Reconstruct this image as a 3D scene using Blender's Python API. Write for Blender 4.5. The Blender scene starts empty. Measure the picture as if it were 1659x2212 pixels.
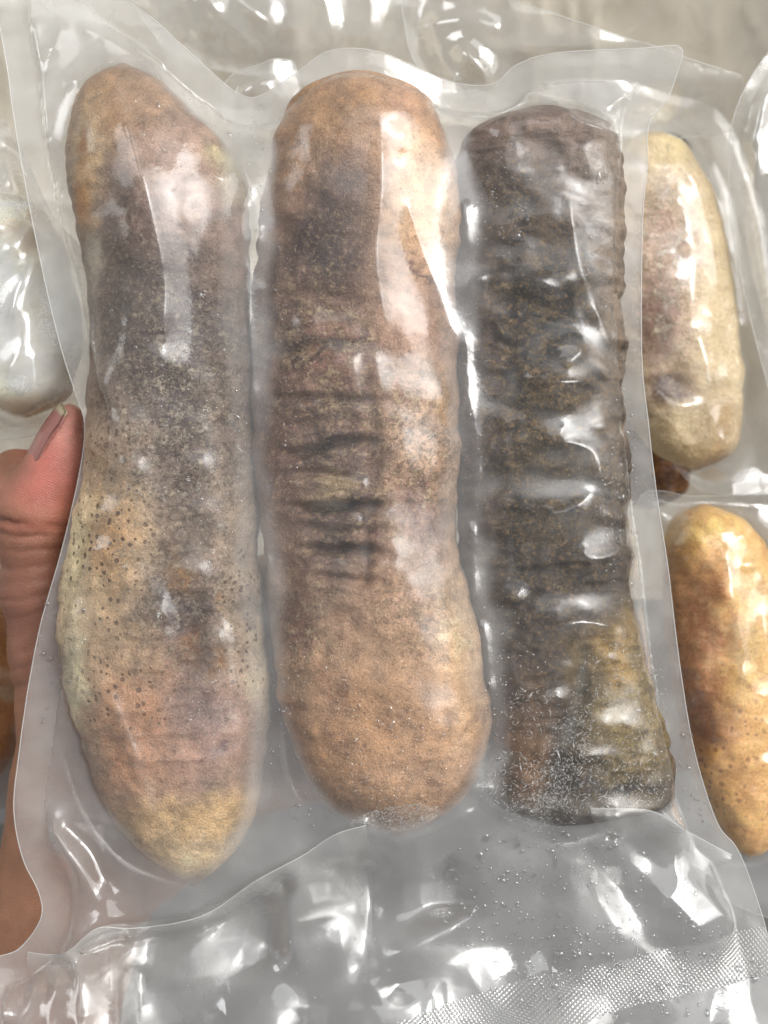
import bpy, math, random
import numpy as np
from mathutils import Vector

# ------------------------------------------------------------------ camera, world, lights, exposure
SC = bpy.context.scene
COL = SC.collection
S = 0.000105          # metres per unit of the layout plan (the plan lies in the plane of the held bag)
D = 0.30              # camera height over that plane
CX, CY = 829.5, 1106.0

cam_d = bpy.data.cameras.new('camera')
cam_d.sensor_fit = 'VERTICAL'; cam_d.sensor_height = 24.0
cam_d.lens = 24.0 * D / (2212 * S)
cam_d.clip_start = 0.01; cam_d.clip_end = 20
cam_d.dof.use_dof = True; cam_d.dof.focus_distance = D - 0.008; cam_d.dof.aperture_fstop = cam_d.lens / 4.2
cam = bpy.data.objects.new('camera', cam_d); COL.objects.link(cam)
cam.location = (0, 0, D)
SC.camera = cam

world = bpy.data.worlds.new('World'); SC.world = world; world.use_nodes = True
bg = world.node_tree.nodes['Background']
bg.inputs[0].default_value = (0.93, 0.96, 1.0, 1); bg.inputs[1].default_value = 0.38

def area(name, direction, dist, sx, sy, radiance, color):
    d = Vector(direction).normalized()
    L = bpy.data.lights.new(name, 'AREA'); L.shape = 'RECTANGLE'; L.size = sx; L.size_y = sy
    L.energy = radiance * math.pi * sx * sy; L.color = color
    o = bpy.data.objects.new(name, L); COL.objects.link(o)
    o.location = d * dist
    o.rotation_euler = (-d).to_track_quat('-Z', 'Y').to_euler()
    return o
area('window_light', (0.56, 0.38, 0.74), 1.3, 0.62, 0.74, 3.9, (1.0, 0.985, 0.97))
area('window_falloff_fill', (0.68, 0.34, 0.66), 1.35, 0.95, 1.0, 2.7, (1.0, 0.985, 0.97))  # softer lamp added around the window lamp to fade out its sheen
area('wide_falloff_fill', (0.80, 0.26, 0.54), 1.5, 1.30, 1.30, 1.4, (1.0, 0.98, 0.95))  # wider, dimmer lamp added so the sheen falls off towards the right
area('glint_fill', (0.50, 0.42, 0.76), 1.25, 0.09, 0.34, 16.0, (1.0, 0.98, 0.95))  # narrow strong lamp added only for slim glints on the film
area('overhead_sheen_fill', (0.16, 0.52, 0.84), 1.5, 1.5, 0.9, 1.3, (0.98, 0.99, 1.0))  # large dim lamp added for a graded sheen on the near-flat film
area('side_window_light', (-0.84, 0.38, 0.40), 1.3, 0.46, 0.40, 3.5, (0.98, 0.99, 1.0))

SC.view_settings.view_transform = 'Standard'; SC.view_settings.look = 'None'
SC.view_settings.exposure = 0.0; SC.view_settings.gamma = 1.0
SC.view_settings.use_curve_mapping = False
SC.render.engine = 'CYCLES'
SC.cycles.max_bounces = 8; SC.cycles.transparent_max_bounces = 20
SC.cycles.diffuse_bounces = 3; SC.cycles.glossy_bounces = 3; SC.cycles.transmission_bounces = 4
SC.cycles.use_adaptive_sampling = True; SC.cycles.adaptive_threshold = 0.03
SC.cycles.use_denoising = True
SC.cycles.caustics_reflective = False; SC.cycles.caustics_refractive = False

# ------------------------------------------------------------------ helpers
rng = np.random.default_rng(7); random.seed(7)
def W(u, v, z=0.0):
    k = S * (D - z) / D
    return np.array([(u - CX) * k, (CY - v) * k, z])
def lin(r, g, b):
    f = lambda c: (c / 255 / 12.92) if c <= 10.3 else ((c / 255 + 0.055) / 1.055) ** 2.4
    return np.array([f(r), f(g), f(b)])
def sstep(a, b, x):
    t = np.clip((x - a) / (b - a), 0, 1); return t * t * (3 - 2 * t)
def _h(ix, iy, seed):
    n = (ix.astype(np.int64) * 374761393 + iy.astype(np.int64) * 668265263 + seed * 1442695041) & 0xffffffff
    n = ((n ^ (n >> 13)) * 1274126177) & 0xffffffff
    return ((n ^ (n >> 16)) & 0xffffff) / float(0xffffff)
def vnoise(x, y, seed=0):
    ix = np.floor(x); iy = np.floor(y); fx = x - ix; fy = y - iy
    fx = fx * fx * fx * (fx * (fx * 6 - 15) + 10); fy = fy * fy * fy * (fy * (fy * 6 - 15) + 10)
    a = _h(ix, iy, seed); b = _h(ix + 1, iy, seed); c = _h(ix, iy + 1, seed); d = _h(ix + 1, iy + 1, seed)
    return (a + (b - a) * fx + (c - a) * fy + (a - b - c + d) * fx * fy) * 2 - 1
def fbm(x, y, seed=0, oct=4):
    t = 0; a = 1; n = 0
    for i in range(oct):
        t = t + a * vnoise(x * 2 ** i + 13.7 * i, y * 2 ** i - 7.3 * i, seed + i); n += a; a *= 0.5
    return t / n
def ridged(x, y, seed=0, oct=3):
    t = 0; a = 1; n = 0
    for i in range(oct):
        t = t + a * (1 - np.abs(vnoise(x * 2 ** i, y * 2 ** i, seed + i))) ** 3; n += a; a *= 0.5
    return t / n
def smooth_curve(pts, n=12, closed=False):
    P = np.array(pts, float); m = len(P); out = []
    for i in range(m if closed else m - 1):
        if closed: p0, p1, p2, p3 = P[i - 1], P[i], P[(i + 1) % m], P[(i + 2) % m]
        else: p0, p1, p2, p3 = P[max(i - 1, 0)], P[i], P[i + 1], P[min(i + 2, m - 1)]
        for t in np.linspace(0, 1, n, endpoint=False):
            out.append(0.5 * ((2 * p1) + (-p0 + p2) * t + (2 * p0 - 5 * p1 + 4 * p2 - p3) * t ** 2 + (-p0 + 3 * p1 - 3 * p2 + p3) * t ** 3))
    if not closed: out.append(P[-1])
    return np.array(out)

def mesh_obj(name, verts, faces, mat, parent=None, smooth=True, attrs=None, cols=None):
    me = bpy.data.meshes.new(name)
    verts = np.asarray(verts, np.float32)
    if isinstance(faces, np.ndarray):
        k = faces.shape[1]; nf = len(faces)
        me.vertices.add(len(verts)); me.vertices.foreach_set('co', verts.ravel())
        me.loops.add(nf * k); me.loops.foreach_set('vertex_index', faces.astype(np.int32).ravel())
        me.polygons.add(nf); me.polygons.foreach_set('loop_start', np.arange(0, nf * k, k, dtype=np.int32))
        me.update(calc_edges=True); me.validate()
    else:
        me.from_pydata([tuple(map(float, v)) for v in verts], [], faces)
    if smooth: me.polygons.foreach_set('use_smooth', np.ones(len(me.polygons), bool))
    for n, a in (attrs or {}).items():
        at = me.attributes.new(n, 'FLOAT', 'POINT'); at.data.foreach_set('value', np.asarray(a, np.float32))
    for n, a in (cols or {}).items():
        at = me.attributes.new(n, 'FLOAT_COLOR', 'POINT')
        at.data.foreach_set('color', np.c_[np.asarray(a, np.float32), np.ones(len(a), np.float32)].ravel())
    if mat: me.materials.append(mat)
    o = bpy.data.objects.new(name, me); COL.objects.link(o)
    if parent: o.parent = parent
    return o
def tag(o, label=None, cat=None, group=None, kind=None):
    if label: o['label'] = label
    if cat: o['category'] = cat
    if group: o['group'] = group
    if kind: o['kind'] = kind
    return o
def empty(name, loc):
    o = bpy.data.objects.new(name, None); COL.objects.link(o); o.empty_display_size = 0.01
    return o            # left at the origin so that the parts keep their world coordinates

# ------------------------------------------------------------------ node helper
class NT:
    def __init__(s, name):
        s.m = bpy.data.materials.new(name); s.m.use_nodes = True
        s.t = s.m.node_tree; s.t.nodes.clear()
        s.out = s.t.nodes.new('ShaderNodeOutputMaterial')
    def n(s, typ, ins=None, **kw):
        nd = s.t.nodes.new(typ)
        for k, v in kw.items(): setattr(nd, k, v)
        for k, v in (ins or {}).items(): s.set(nd, k, v)
        return nd
    def set(s, nd, k, v):
        sock = nd.inputs[k]
        if isinstance(v, bpy.types.NodeSocket): s.t.links.new(v, sock)
        elif isinstance(v, (tuple, list, np.ndarray)):
            v = tuple(float(q) for q in v)
            sock.default_value = v + (1.0,) if len(sock.default_value) == 4 and len(v) == 3 else v
        else: sock.default_value = v
    def math(s, op, a, b=0.0, c=0.0, clamp=False):
        nd = s.t.nodes.new('ShaderNodeMath'); nd.operation = op; nd.use_clamp = clamp
        for i, v in enumerate((a, b, c)): s.set(nd, i, v)
        return nd.outputs[0]
    def mixc(s, f, a, b, blend='MIX'):
        nd = s.t.nodes.new('ShaderNodeMix'); nd.data_type = 'RGBA'; nd.blend_type = blend
        s.set(nd, 0, f); s.set(nd, 6, a); s.set(nd, 7, b); return nd.outputs[2]
    def attr(s, name):
        return s.n('ShaderNodeAttribute', attribute_name=name)
    def noise(s, vec, scale, detail=3.0, rough=0.55, dist=0.0):
        nd = s.n('ShaderNodeTexNoise', {'Vector': vec, 'Scale': scale, 'Detail': detail, 'Roughness': rough, 'Distortion': dist})
        return nd.outputs[0]
    def ramp(s, f, a, b, t0=0.0, t1=1.0):
        nd = s.n('ShaderNodeMapRange', {0: f, 1: a, 2: b, 3: t0, 4: t1}); nd.interpolation_type = 'SMOOTHSTEP'; return nd.outputs[0]
    def schlick(s, f0, normal=None):
        lw = s.n('ShaderNodeLayerWeight', {'Blend': 0.5})
        if normal is not None: s.set(lw, 'Normal', normal)
        return s.math('MULTIPLY_ADD', s.math('POWER', lw.outputs['Facing'], 5.0), s.math('SUBTRACT', 1.0, f0), f0)
    def surf(s, sock):
        s.t.links.new(sock, s.out.inputs['Surface']); return s.m

# ------------------------------------------------------------------ materials
def film_material(name, milk=0.045, milk_gap=0.36, milk_seal=0.26, tint=(0.90, 0.895, 0.87), rough=0.16, emboss=False, f0=0.052):
    k = NT(name)
    co = k.n('ShaderNodeTexCoord').outputs['Object']
    gap = k.attr('gap').outputs['Fac']; seal = k.attr('seal').outputs['Fac']
    cl = k.noise(co, 70, 2, 0.6)
    bsum = k.noise(co, 420, 2, 0.6)
    bump = k.n('ShaderNodeBump', {'Strength': 0.09, 'Distance': 0.0006, 'Height': bsum})
    nrm = bump.outputs[0]
    if emboss:
        mp = k.n('ShaderNodeMapping', {'Vector': co, 'Rotation': (0, 0, math.radians(54)), 'Scale': (1, 1, 1)}).outputs[0]
        w1 = k.n('ShaderNodeTexWave', {'Vector': mp, 'Scale': 420.0, 'Distortion': 0.6, 'Detail': 1.0}, bands_direction='X').outputs['Fac']
        w2 = k.n('ShaderNodeTexWave', {'Vector': mp, 'Scale': 420.0, 'Distortion': 0.6, 'Detail': 1.0}, bands_direction='Y').outputs['Fac']
        hh = k.math('MULTIPLY', w1, w2)
        b2 = k.n('ShaderNodeBump', {'Strength': 0.3, 'Distance': 0.0005, 'Height': hh, 'Normal': nrm}); nrm = b2.outputs[0]
    m = k.math('MULTIPLY_ADD', gap, milk_gap, milk)
    m = k.math('MULTIPLY_ADD', seal, milk_seal, m)
    m = k.math('MULTIPLY', m, k.ramp(cl, 0.25, 0.8, 0.7, 1.35), clamp=True)
    dif = k.n('ShaderNodeBsdfDiffuse', {'Color': tint, 'Normal': nrm}).outputs[0]
    trl = k.n('ShaderNodeBsdfTranslucent', {'Color': tint, 'Normal': nrm}).outputs[0]
    body = k.n('ShaderNodeMixShader', {0: 0.38, 1: dif, 2: trl}).outputs[0]
    tr = k.n('ShaderNodeBsdfTransparent', {'Color': (0.975, 0.972, 0.965)}).outputs[0]
    a = k.n('ShaderNodeMixShader', {0: m, 1: tr, 2: body}).outputs[0]
    f = k.math('MULTIPLY', k.schlick(f0, nrm), k.math('MULTIPLY_ADD', k.attr('loose').outputs['Fac'], 1.5, 1.0), clamp=True)
    gl = k.n('ShaderNodeBsdfGlossy', {'Color': (1, 1, 1), 'Roughness': k.ramp(cl, 0.3, 0.75, rough * 0.6, rough * 1.9), 'Normal': nrm}).outputs[0]
    return k.surf(k.n('ShaderNodeMixShader', {0: f, 1: a, 2: gl}).outputs[0])

FILM = film_material('clear_film')
SEAL = film_material('sealed_film', milk=0.20, milk_gap=0.1, milk_seal=0.10, rough=0.12)
BAND = film_material('embossed_film', milk=0.28, milk_gap=0.1, milk_seal=0.0, rough=0.16, emboss=True)
BACKF = film_material('back_film', milk=0.10, milk_gap=0.06, milk_seal=0.0, rough=0.2, f0=0.05)
BGFILM = film_material('background_film', milk=0.05, milk_gap=0.12, milk_seal=0.06, rough=0.09, f0=0.07)

HAZY = film_material('hazy_white_film', milk=0.30, milk_gap=0.22, milk_seal=0.1, tint=(0.95, 0.92, 0.84), rough=0.14, f0=0.09)
def edge_material():
    k = NT('film_cut_edge')
    return k.surf(k.n('ShaderNodeMixShader', {0: 0.45, 1: k.n('ShaderNodeBsdfTransparent').outputs[0],
        2: k.n('ShaderNodeBsdfPrincipled', {'Base Color': (0.82, 0.82, 0.80), 'Roughness': 0.25}).outputs[0]}).outputs[0])
EDGE = edge_material()

def flesh_material(name, pore_col, frost_col, mottle_dark, mottle_light, sss=0.10, rough=0.42, bump=0.9, pore_scale=620, coat=0.0):
    k = NT(name)
    co = k.n('ShaderNodeTexCoord').outputs['Object']
    pig = k.attr('pigment_shade').outputs['Color']
    mk = k.n('ShaderNodeSeparateColor', {0: k.attr('mask').outputs['Color']})
    mp, mf, mm = mk.outputs[0], mk.outputs[1], mk.outputs[2]
    n1 = k.noise(co, 190, 5, 0.62, 0.4); n2 = k.noise(co, 900, 4, 0.6); n3 = k.noise(co, 2600, 2, 0.6)
    wv = k.n('ShaderNodeVectorMath', {0: co, 1: k.n('ShaderNodeVectorMath', {0: k.n('ShaderNodeTexNoise', {'Vector': co, 'Scale': 500.0}).outputs['Color'], 'Scale': 0.0022}, operation='SCALE').outputs[0]}, operation='ADD').outputs[0]
    # broad mottling
    c = k.mixc(k.math('MULTIPLY', k.ramp(n1, 0.52, 0.34), k.math('MULTIPLY_ADD', mm, 0.55, 0.30)), pig, mottle_dark)
    c = k.mixc(k.math('MULTIPLY', k.ramp(n2, 0.5, 0.72), k.math('MULTIPLY_ADD', mm, 0.65, 0.30)), c, mottle_light)
    c = k.mixc(1.0, c, k.n('ShaderNodeMapRange', {0: n3, 1: 0.2, 2: 0.8, 3: 0.58, 4: 1.42}).outputs[0], 'MULTIPLY')
    # frost filigree
    vo = k.n('ShaderNodeTexVoronoi', {'Vector': wv, 'Scale': 800.0}, feature='DISTANCE_TO_EDGE').outputs['Distance']
    fr = k.math('MULTIPLY', k.ramp(vo, 0.17, 0.02), k.ramp(k.noise(co, 300, 5, 0.7), 0.46, 0.66))
    fr = k.math('MAXIMUM', k.math('MULTIPLY', fr, 0.62), k.math('MULTIPLY', k.ramp(k.noise(wv, 700, 7, 0.72, 0.8), 0.53, 0.66), k.ramp(k.noise(co, 150, 3, 0.6), 0.40, 0.60)))
    fr = k.math('MULTIPLY', fr, mf, clamp=True)
    c = k.mixc(k.math('MULTIPLY', fr, 0.80), c, frost_col)
    crn = k.noise(wv, 330, 9, 0.74, 0.3)
    crust = k.math('MULTIPLY', k.ramp(crn, 0.525, 0.575), k.math('MULTIPLY_ADD', mf, 0.85, 0.0), clamp=True)
    c = k.mixc(k.math('MULTIPLY', crust, 0.62), c, frost_col)
    pit = k.ramp(k.noise(wv, 560, 6, 0.7), 0.46, 0.36)
    pit = k.math('MULTIPLY', pit, k.math('MULTIPLY_ADD', mf, 0.9, 0.0), clamp=True)
    c = k.mixc(k.math('MULTIPLY', pit, 0.5), c, mottle_dark)
    # pores
    v1 = k.n('ShaderNodeTexVoronoi', {'Vector': co, 'Scale': float(pore_scale), 'Randomness': 1.0})
    rad = k.n('ShaderNodeMapRange', {0: k.n('ShaderNodeSeparateColor', {0: v1.outputs['Color']}).outputs[0], 1: 0.2, 2: 1.0, 3: 0.10, 4: 0.40}).outputs[0]
    po = k.math('MULTIPLY', k.ramp(k.math('DIVIDE', v1.outputs['Distance'], rad), 1.15, 0.65), mp, clamp=True)
    c = k.mixc(k.math('MULTIPLY', po, 0.85), c, pore_col)
    hgt = k.math('MULTIPLY_ADD', n2, 0.5, k.math('MULTIPLY', fr, 0.35))
    hgt = k.math('ADD', hgt, k.math('MULTIPLY', n3, 0.3)); hgt = k.math('ADD', hgt, k.math('MULTIPLY', crust, 0.35)); hgt = k.math('SUBTRACT', hgt, k.math('MULTIPLY', pit, 0.4)); hgt = k.math('SUBTRACT', hgt, k.math('MULTIPLY', po, 0.4))
    bm = k.n('ShaderNodeBump', {'Strength': bump, 'Distance': 0.0009, 'Height': hgt}).outputs[0]
    p = k.n('ShaderNodeBsdfPrincipled', {'Base Color': c, 'Roughness': k.ramp(n1, 0.3, 0.7, rough - 0.1, rough + 0.15), 'Normal': bm,
        'Subsurface Weight': sss, 'Subsurface Radius': (1.0, 0.75, 0.55), 'Subsurface Scale': 0.003, 'Coat Weight': coat, 'Coat Roughness': 0.25})
    return k.surf(p.outputs[0])

# ------------------------------------------------------------------ sea cucumber builder
class Cucumber:
    """table rows: (v, u_left, u_right) on the plan; zc = height of the axis plane"""
    def __init__(s, table, zc, ht, hb, disp=None, zpx=None, p=2.25, seed=0, fine=0.0011, skin=None, rough_edge=0.05):
        s.fine = fine; s.skin = skin or (lambda u, v: 0 * u)
        T = np.array(sorted(table), float); z = zc + 0.004 if zpx is None else zpx
        k = S * (D - z) / D; s.zmap = z
        y = (CY - T[:, 0]) * k; xl = (T[:, 1] - CX) * k; xr = (T[:, 2] - CX) * k
        y = y[::-1]; xl = xl[::-1]; xr = xr[::-1]
        n = 420; a = (1 - np.cos(np.linspace(0, math.pi, n))) / 2
        s.y0, s.y1 = y[0], y[-1]
        ys = y[0] + (y[-1] - y[0]) * (0.55 * a + 0.45 * np.linspace(0, 1, n))
        L = np.interp(ys, y, xl); R = np.interp(ys, y, xr)
        ker = np.ones(17) / 17
        for _ in range(2):
            L = np.convolve(np.pad(L, 8, 'edge'), ker, 'valid'); R = np.convolve(np.pad(R, 8, 'edge'), ker, 'valid')
        w = (R - L) / 2; dd = np.minimum(ys - y[0], y[-1] - ys); wm = w.max()
        w = w * np.sqrt(np.clip(1 - (1 - np.clip(dd / (0.30 * wm), 0, 1)) ** 2, 0, 1))
        q_ = ys / S; w = w * (1 + rough_edge * (0.7 * fbm(q_ / 85, 0 * q_ + seed, seed + 12, 3) + 0.5 * fbm(q_ / 30, 0 * q_, seed + 15, 2)))
        s.ys, s.w, s.xc = ys, np.maximum(w, 1e-5), (L + R) / 2 + rough_edge * 0.5 * wm * fbm(q_ / 120, 0 * q_ + 5, seed + 19, 2)
        g = np.clip(s.w / (0.80 * wm), 0, 1) ** 0.75
        s.g = np.convolve(np.pad(g, 8, 'edge'), ker, 'valid') * np.clip(g * 3, 0, 1)
        s.zc, s.ht, s.hb, s.p, s.disp = zc, ht, hb, p, disp or (lambda u, v: 0 * u)
        s.seed = seed
    def uv(s, x, y, z):
        k = S * (D - z) / D
        return x / k + CX, CY - y / k
    def top(s, X, Y, sign=1):
        """height of the upper (sign 1) or lower (-1) skin over plan points; -1 (low) where there is none"""
        w = np.interp(Y, s.ys, s.w, left=0, right=0); xc = np.interp(Y, s.ys, s.xc); g = np.interp(Y, s.ys, s.g, left=0, right=0)
        ok = (w > 1e-6); t = np.abs(X - xc) / np.maximum(w, 1e-6); ok &= t < 1
        q = np.clip(1 - np.clip(t, 0, 1) ** s.p, 0, 1) ** (1 / s.p)
        if sign > 0:
            u, v = s.uv(X, Y, s.zc + s.ht * 0.8)
            z = s.zc + s.ht * g * q + s.disp(u, v) * np.clip(q * 1.6, 0, 1) * g
            return np.where(ok, z, -1.0)
        return np.where(ok, s.zc - s.hb * g * q, 1.0)
    def build(s, name, mat, blobs, base, pores=(), frost=(), mott=(), na=190, jitter=34, gain=1.0, desat=0.20, vary=0.08):
        n = len(s.ys); th = np.linspace(0, 2 * math.pi, na, endpoint=False)
        c, sn = np.cos(th), np.sin(th); e = 2 / s.p
        cx = np.sign(c) * np.abs(c) ** e; sz = np.sign(sn) * np.abs(sn) ** e
        X = s.xc[:, None] + s.w[:, None] * cx[None]; Y = np.repeat(s.ys[:, None], na, 1)
        h = np.where(sz > 0, s.ht, s.hb)
        Z = s.zc + s.g[:, None] * (h * sz)[None]
        u, v = s.uv(X, Y, s.zc + s.ht * 0.8)
        Z = Z + (s.disp(u, v) + s.skin(u, v) - s.fine * (0.5 - 0.5 * fbm(u / 24, v / 24, s.seed + 30, 4))) * np.clip(sz[None] * 1.6, 0, 1) * s.g[:, None]
        V = np.c_[X.ravel(), Y.ravel(), Z.ravel()]
        i = np.arange(n - 1)[:, None] * na; j = np.arange(na)[None]; j2 = (j + 1) % na
        F = np.stack([i + j, i + na + j, i + na + j2, i + j2], -1).reshape(-1, 4)[:, ::-1]
        uu, vv = u.ravel(), v.ravel()
        ju = uu + jitter * fbm(uu / 55, vv / 55, s.seed + 3) + 6 * fbm(uu / 12, vv / 12, s.seed + 5)
        jv = vv + jitter * 1.4 * fbm(uu / 60, vv / 60, s.seed + 9) + 6 * fbm(uu / 12, vv / 12, s.seed + 6)
        def blob(b):
            cu, cv, ru, rv = b[:4]; a = math.radians(b[4]) if len(b) > 4 else 0
            du, dv = ju - cu, jv - cv
            a1 = du * math.cos(a) + dv * math.sin(a); a2 = -du * math.sin(a) + dv * math.cos(a)
            return np.exp(-((a1 / ru) ** 2 + (a2 / rv) ** 2) ** 1.3 * 0.8)
        C = np.repeat(lin(*base)[None], len(uu), 0)
        tone = 1 + vary * fbm(uu / 46, vv / 52, s.seed + 80, 4) + 0.5 * vary * fbm(uu / 17, vv / 17, s.seed + 85, 2)
        for b in blobs:
            f = (blob(b[:4] + (b[6],) if len(b) > 6 else b[:4]) * (b[5] if len(b) > 5 else 0.9))[:, None]
            C = C * (1 - f) + lin(*b[4])[None] * f
        C = (C * tone[:, None]) ** 1.2 * 1.25 * gain; C = np.clip((1 - desat) * C + desat * C.mean(1, keepdims=True), 0.004, 0.92)
        def msk(bs, bias):
            m = np.full(len(uu), bias)
            for b in bs: m = np.maximum(m, blob(b[:4]) * (b[4] if len(b) > 4 else 1))
            return np.clip(m, 0, 1)
        M = np.c_[msk(pores, 0.12), msk(frost, 0.10), msk(mott, 0.1)]
        o = mesh_obj(name, V, F, mat, cols={'pigment_shade': C, 'mask': M})
        return o

# ------------------------------------------------------------------ film solver
def membrane(obs, fixed, zfix, h, kappa, z=None, iters=160, levels=5):
    def relax(z, obs, fixed, zfix, h, it):
        q = 0.25 * kappa * h * h
        zp = np.pad(z, 1, 'edge')
        for _ in range(it):
            zp[1:-1, 1:-1] = np.maximum(obs, 0.25 * (zp[:-2, 1:-1] + zp[2:, 1:-1] + zp[1:-1, :-2] + zp[1:-1, 2:]) - q)
            c = zp[1:-1, 1:-1]; c[fixed] = zfix[fixed]
            zp[0] = zp[1]; zp[-1] = zp[-2]; zp[:, 0] = zp[:, 1]; zp[:, -1] = zp[:, -2]
        return zp[1:-1, 1:-1].copy()
    if z is not None: return relax(z, obs, fixed, zfix, h, iters)
    if levels <= 1 or min(obs.shape) < 24:
        return relax(np.maximum(obs, zfix), obs, fixed, zfix, h, 500)
    r, c = (obs.shape[0] // 2) * 2, (obs.shape[1] // 2) * 2
    B = lambda a: np.stack([a[0:r:2, 0:c:2], a[1:r:2, 0:c:2], a[0:r:2, 1:c:2], a[1:r:2, 1:c:2]])
    zc = membrane(B(obs).max(0), B(fixed).all(0), B(zfix).mean(0), h * 2, B(kappa).mean(0) if isinstance(kappa, np.ndarray) else kappa, None, iters, levels - 1)
    zi = upsample(zc, obs.shape)
    return relax(np.maximum(zi, obs), obs, fixed, zfix, h, iters)
def upsample(a, shape):
    yi = np.clip((np.arange(shape[0]) + 0.5) * a.shape[0] / (shape[0] // 2 * 2) * 1.0 - 0.5, 0, a.shape[0] - 1) if shape[0] // 2 == a.shape[0] else np.linspace(0, a.shape[0] - 1, shape[0])
    xi = np.clip((np.arange(shape[1]) + 0.5) * a.shape[1] / (shape[1] // 2 * 2) * 1.0 - 0.5, 0, a.shape[1] - 1) if shape[1] // 2 == a.shape[1] else np.linspace(0, a.shape[1] - 1, shape[1])
    y0 = np.floor(yi).astype(int); x0 = np.floor(xi).astype(int); y1 = np.minimum(y0 + 1, a.shape[0] - 1); x1 = np.minimum(x0 + 1, a.shape[1] - 1)
    fy = (yi - y0)[:, None]; fx = (xi - x0)[None]
    return (a[y0][:, x0] * (1 - fx) + a[y0][:, x1] * fx) * (1 - fy) + (a[y1][:, x0] * (1 - fx) + a[y1][:, x1] * fx) * fy
def blur(a, n=1):
    for _ in range(n):
        p = np.pad(a, 1, 'edge'); a = (p[:-2, 1:-1] + 2 * p[1:-1, 1:-1] + p[2:, 1:-1]) / 4
        p = np.pad(a, 1, 'edge'); a = (p[1:-1, :-2] + 2 * p[1:-1, 1:-1] + p[1:-1, 2:]) / 4
    return a

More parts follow.
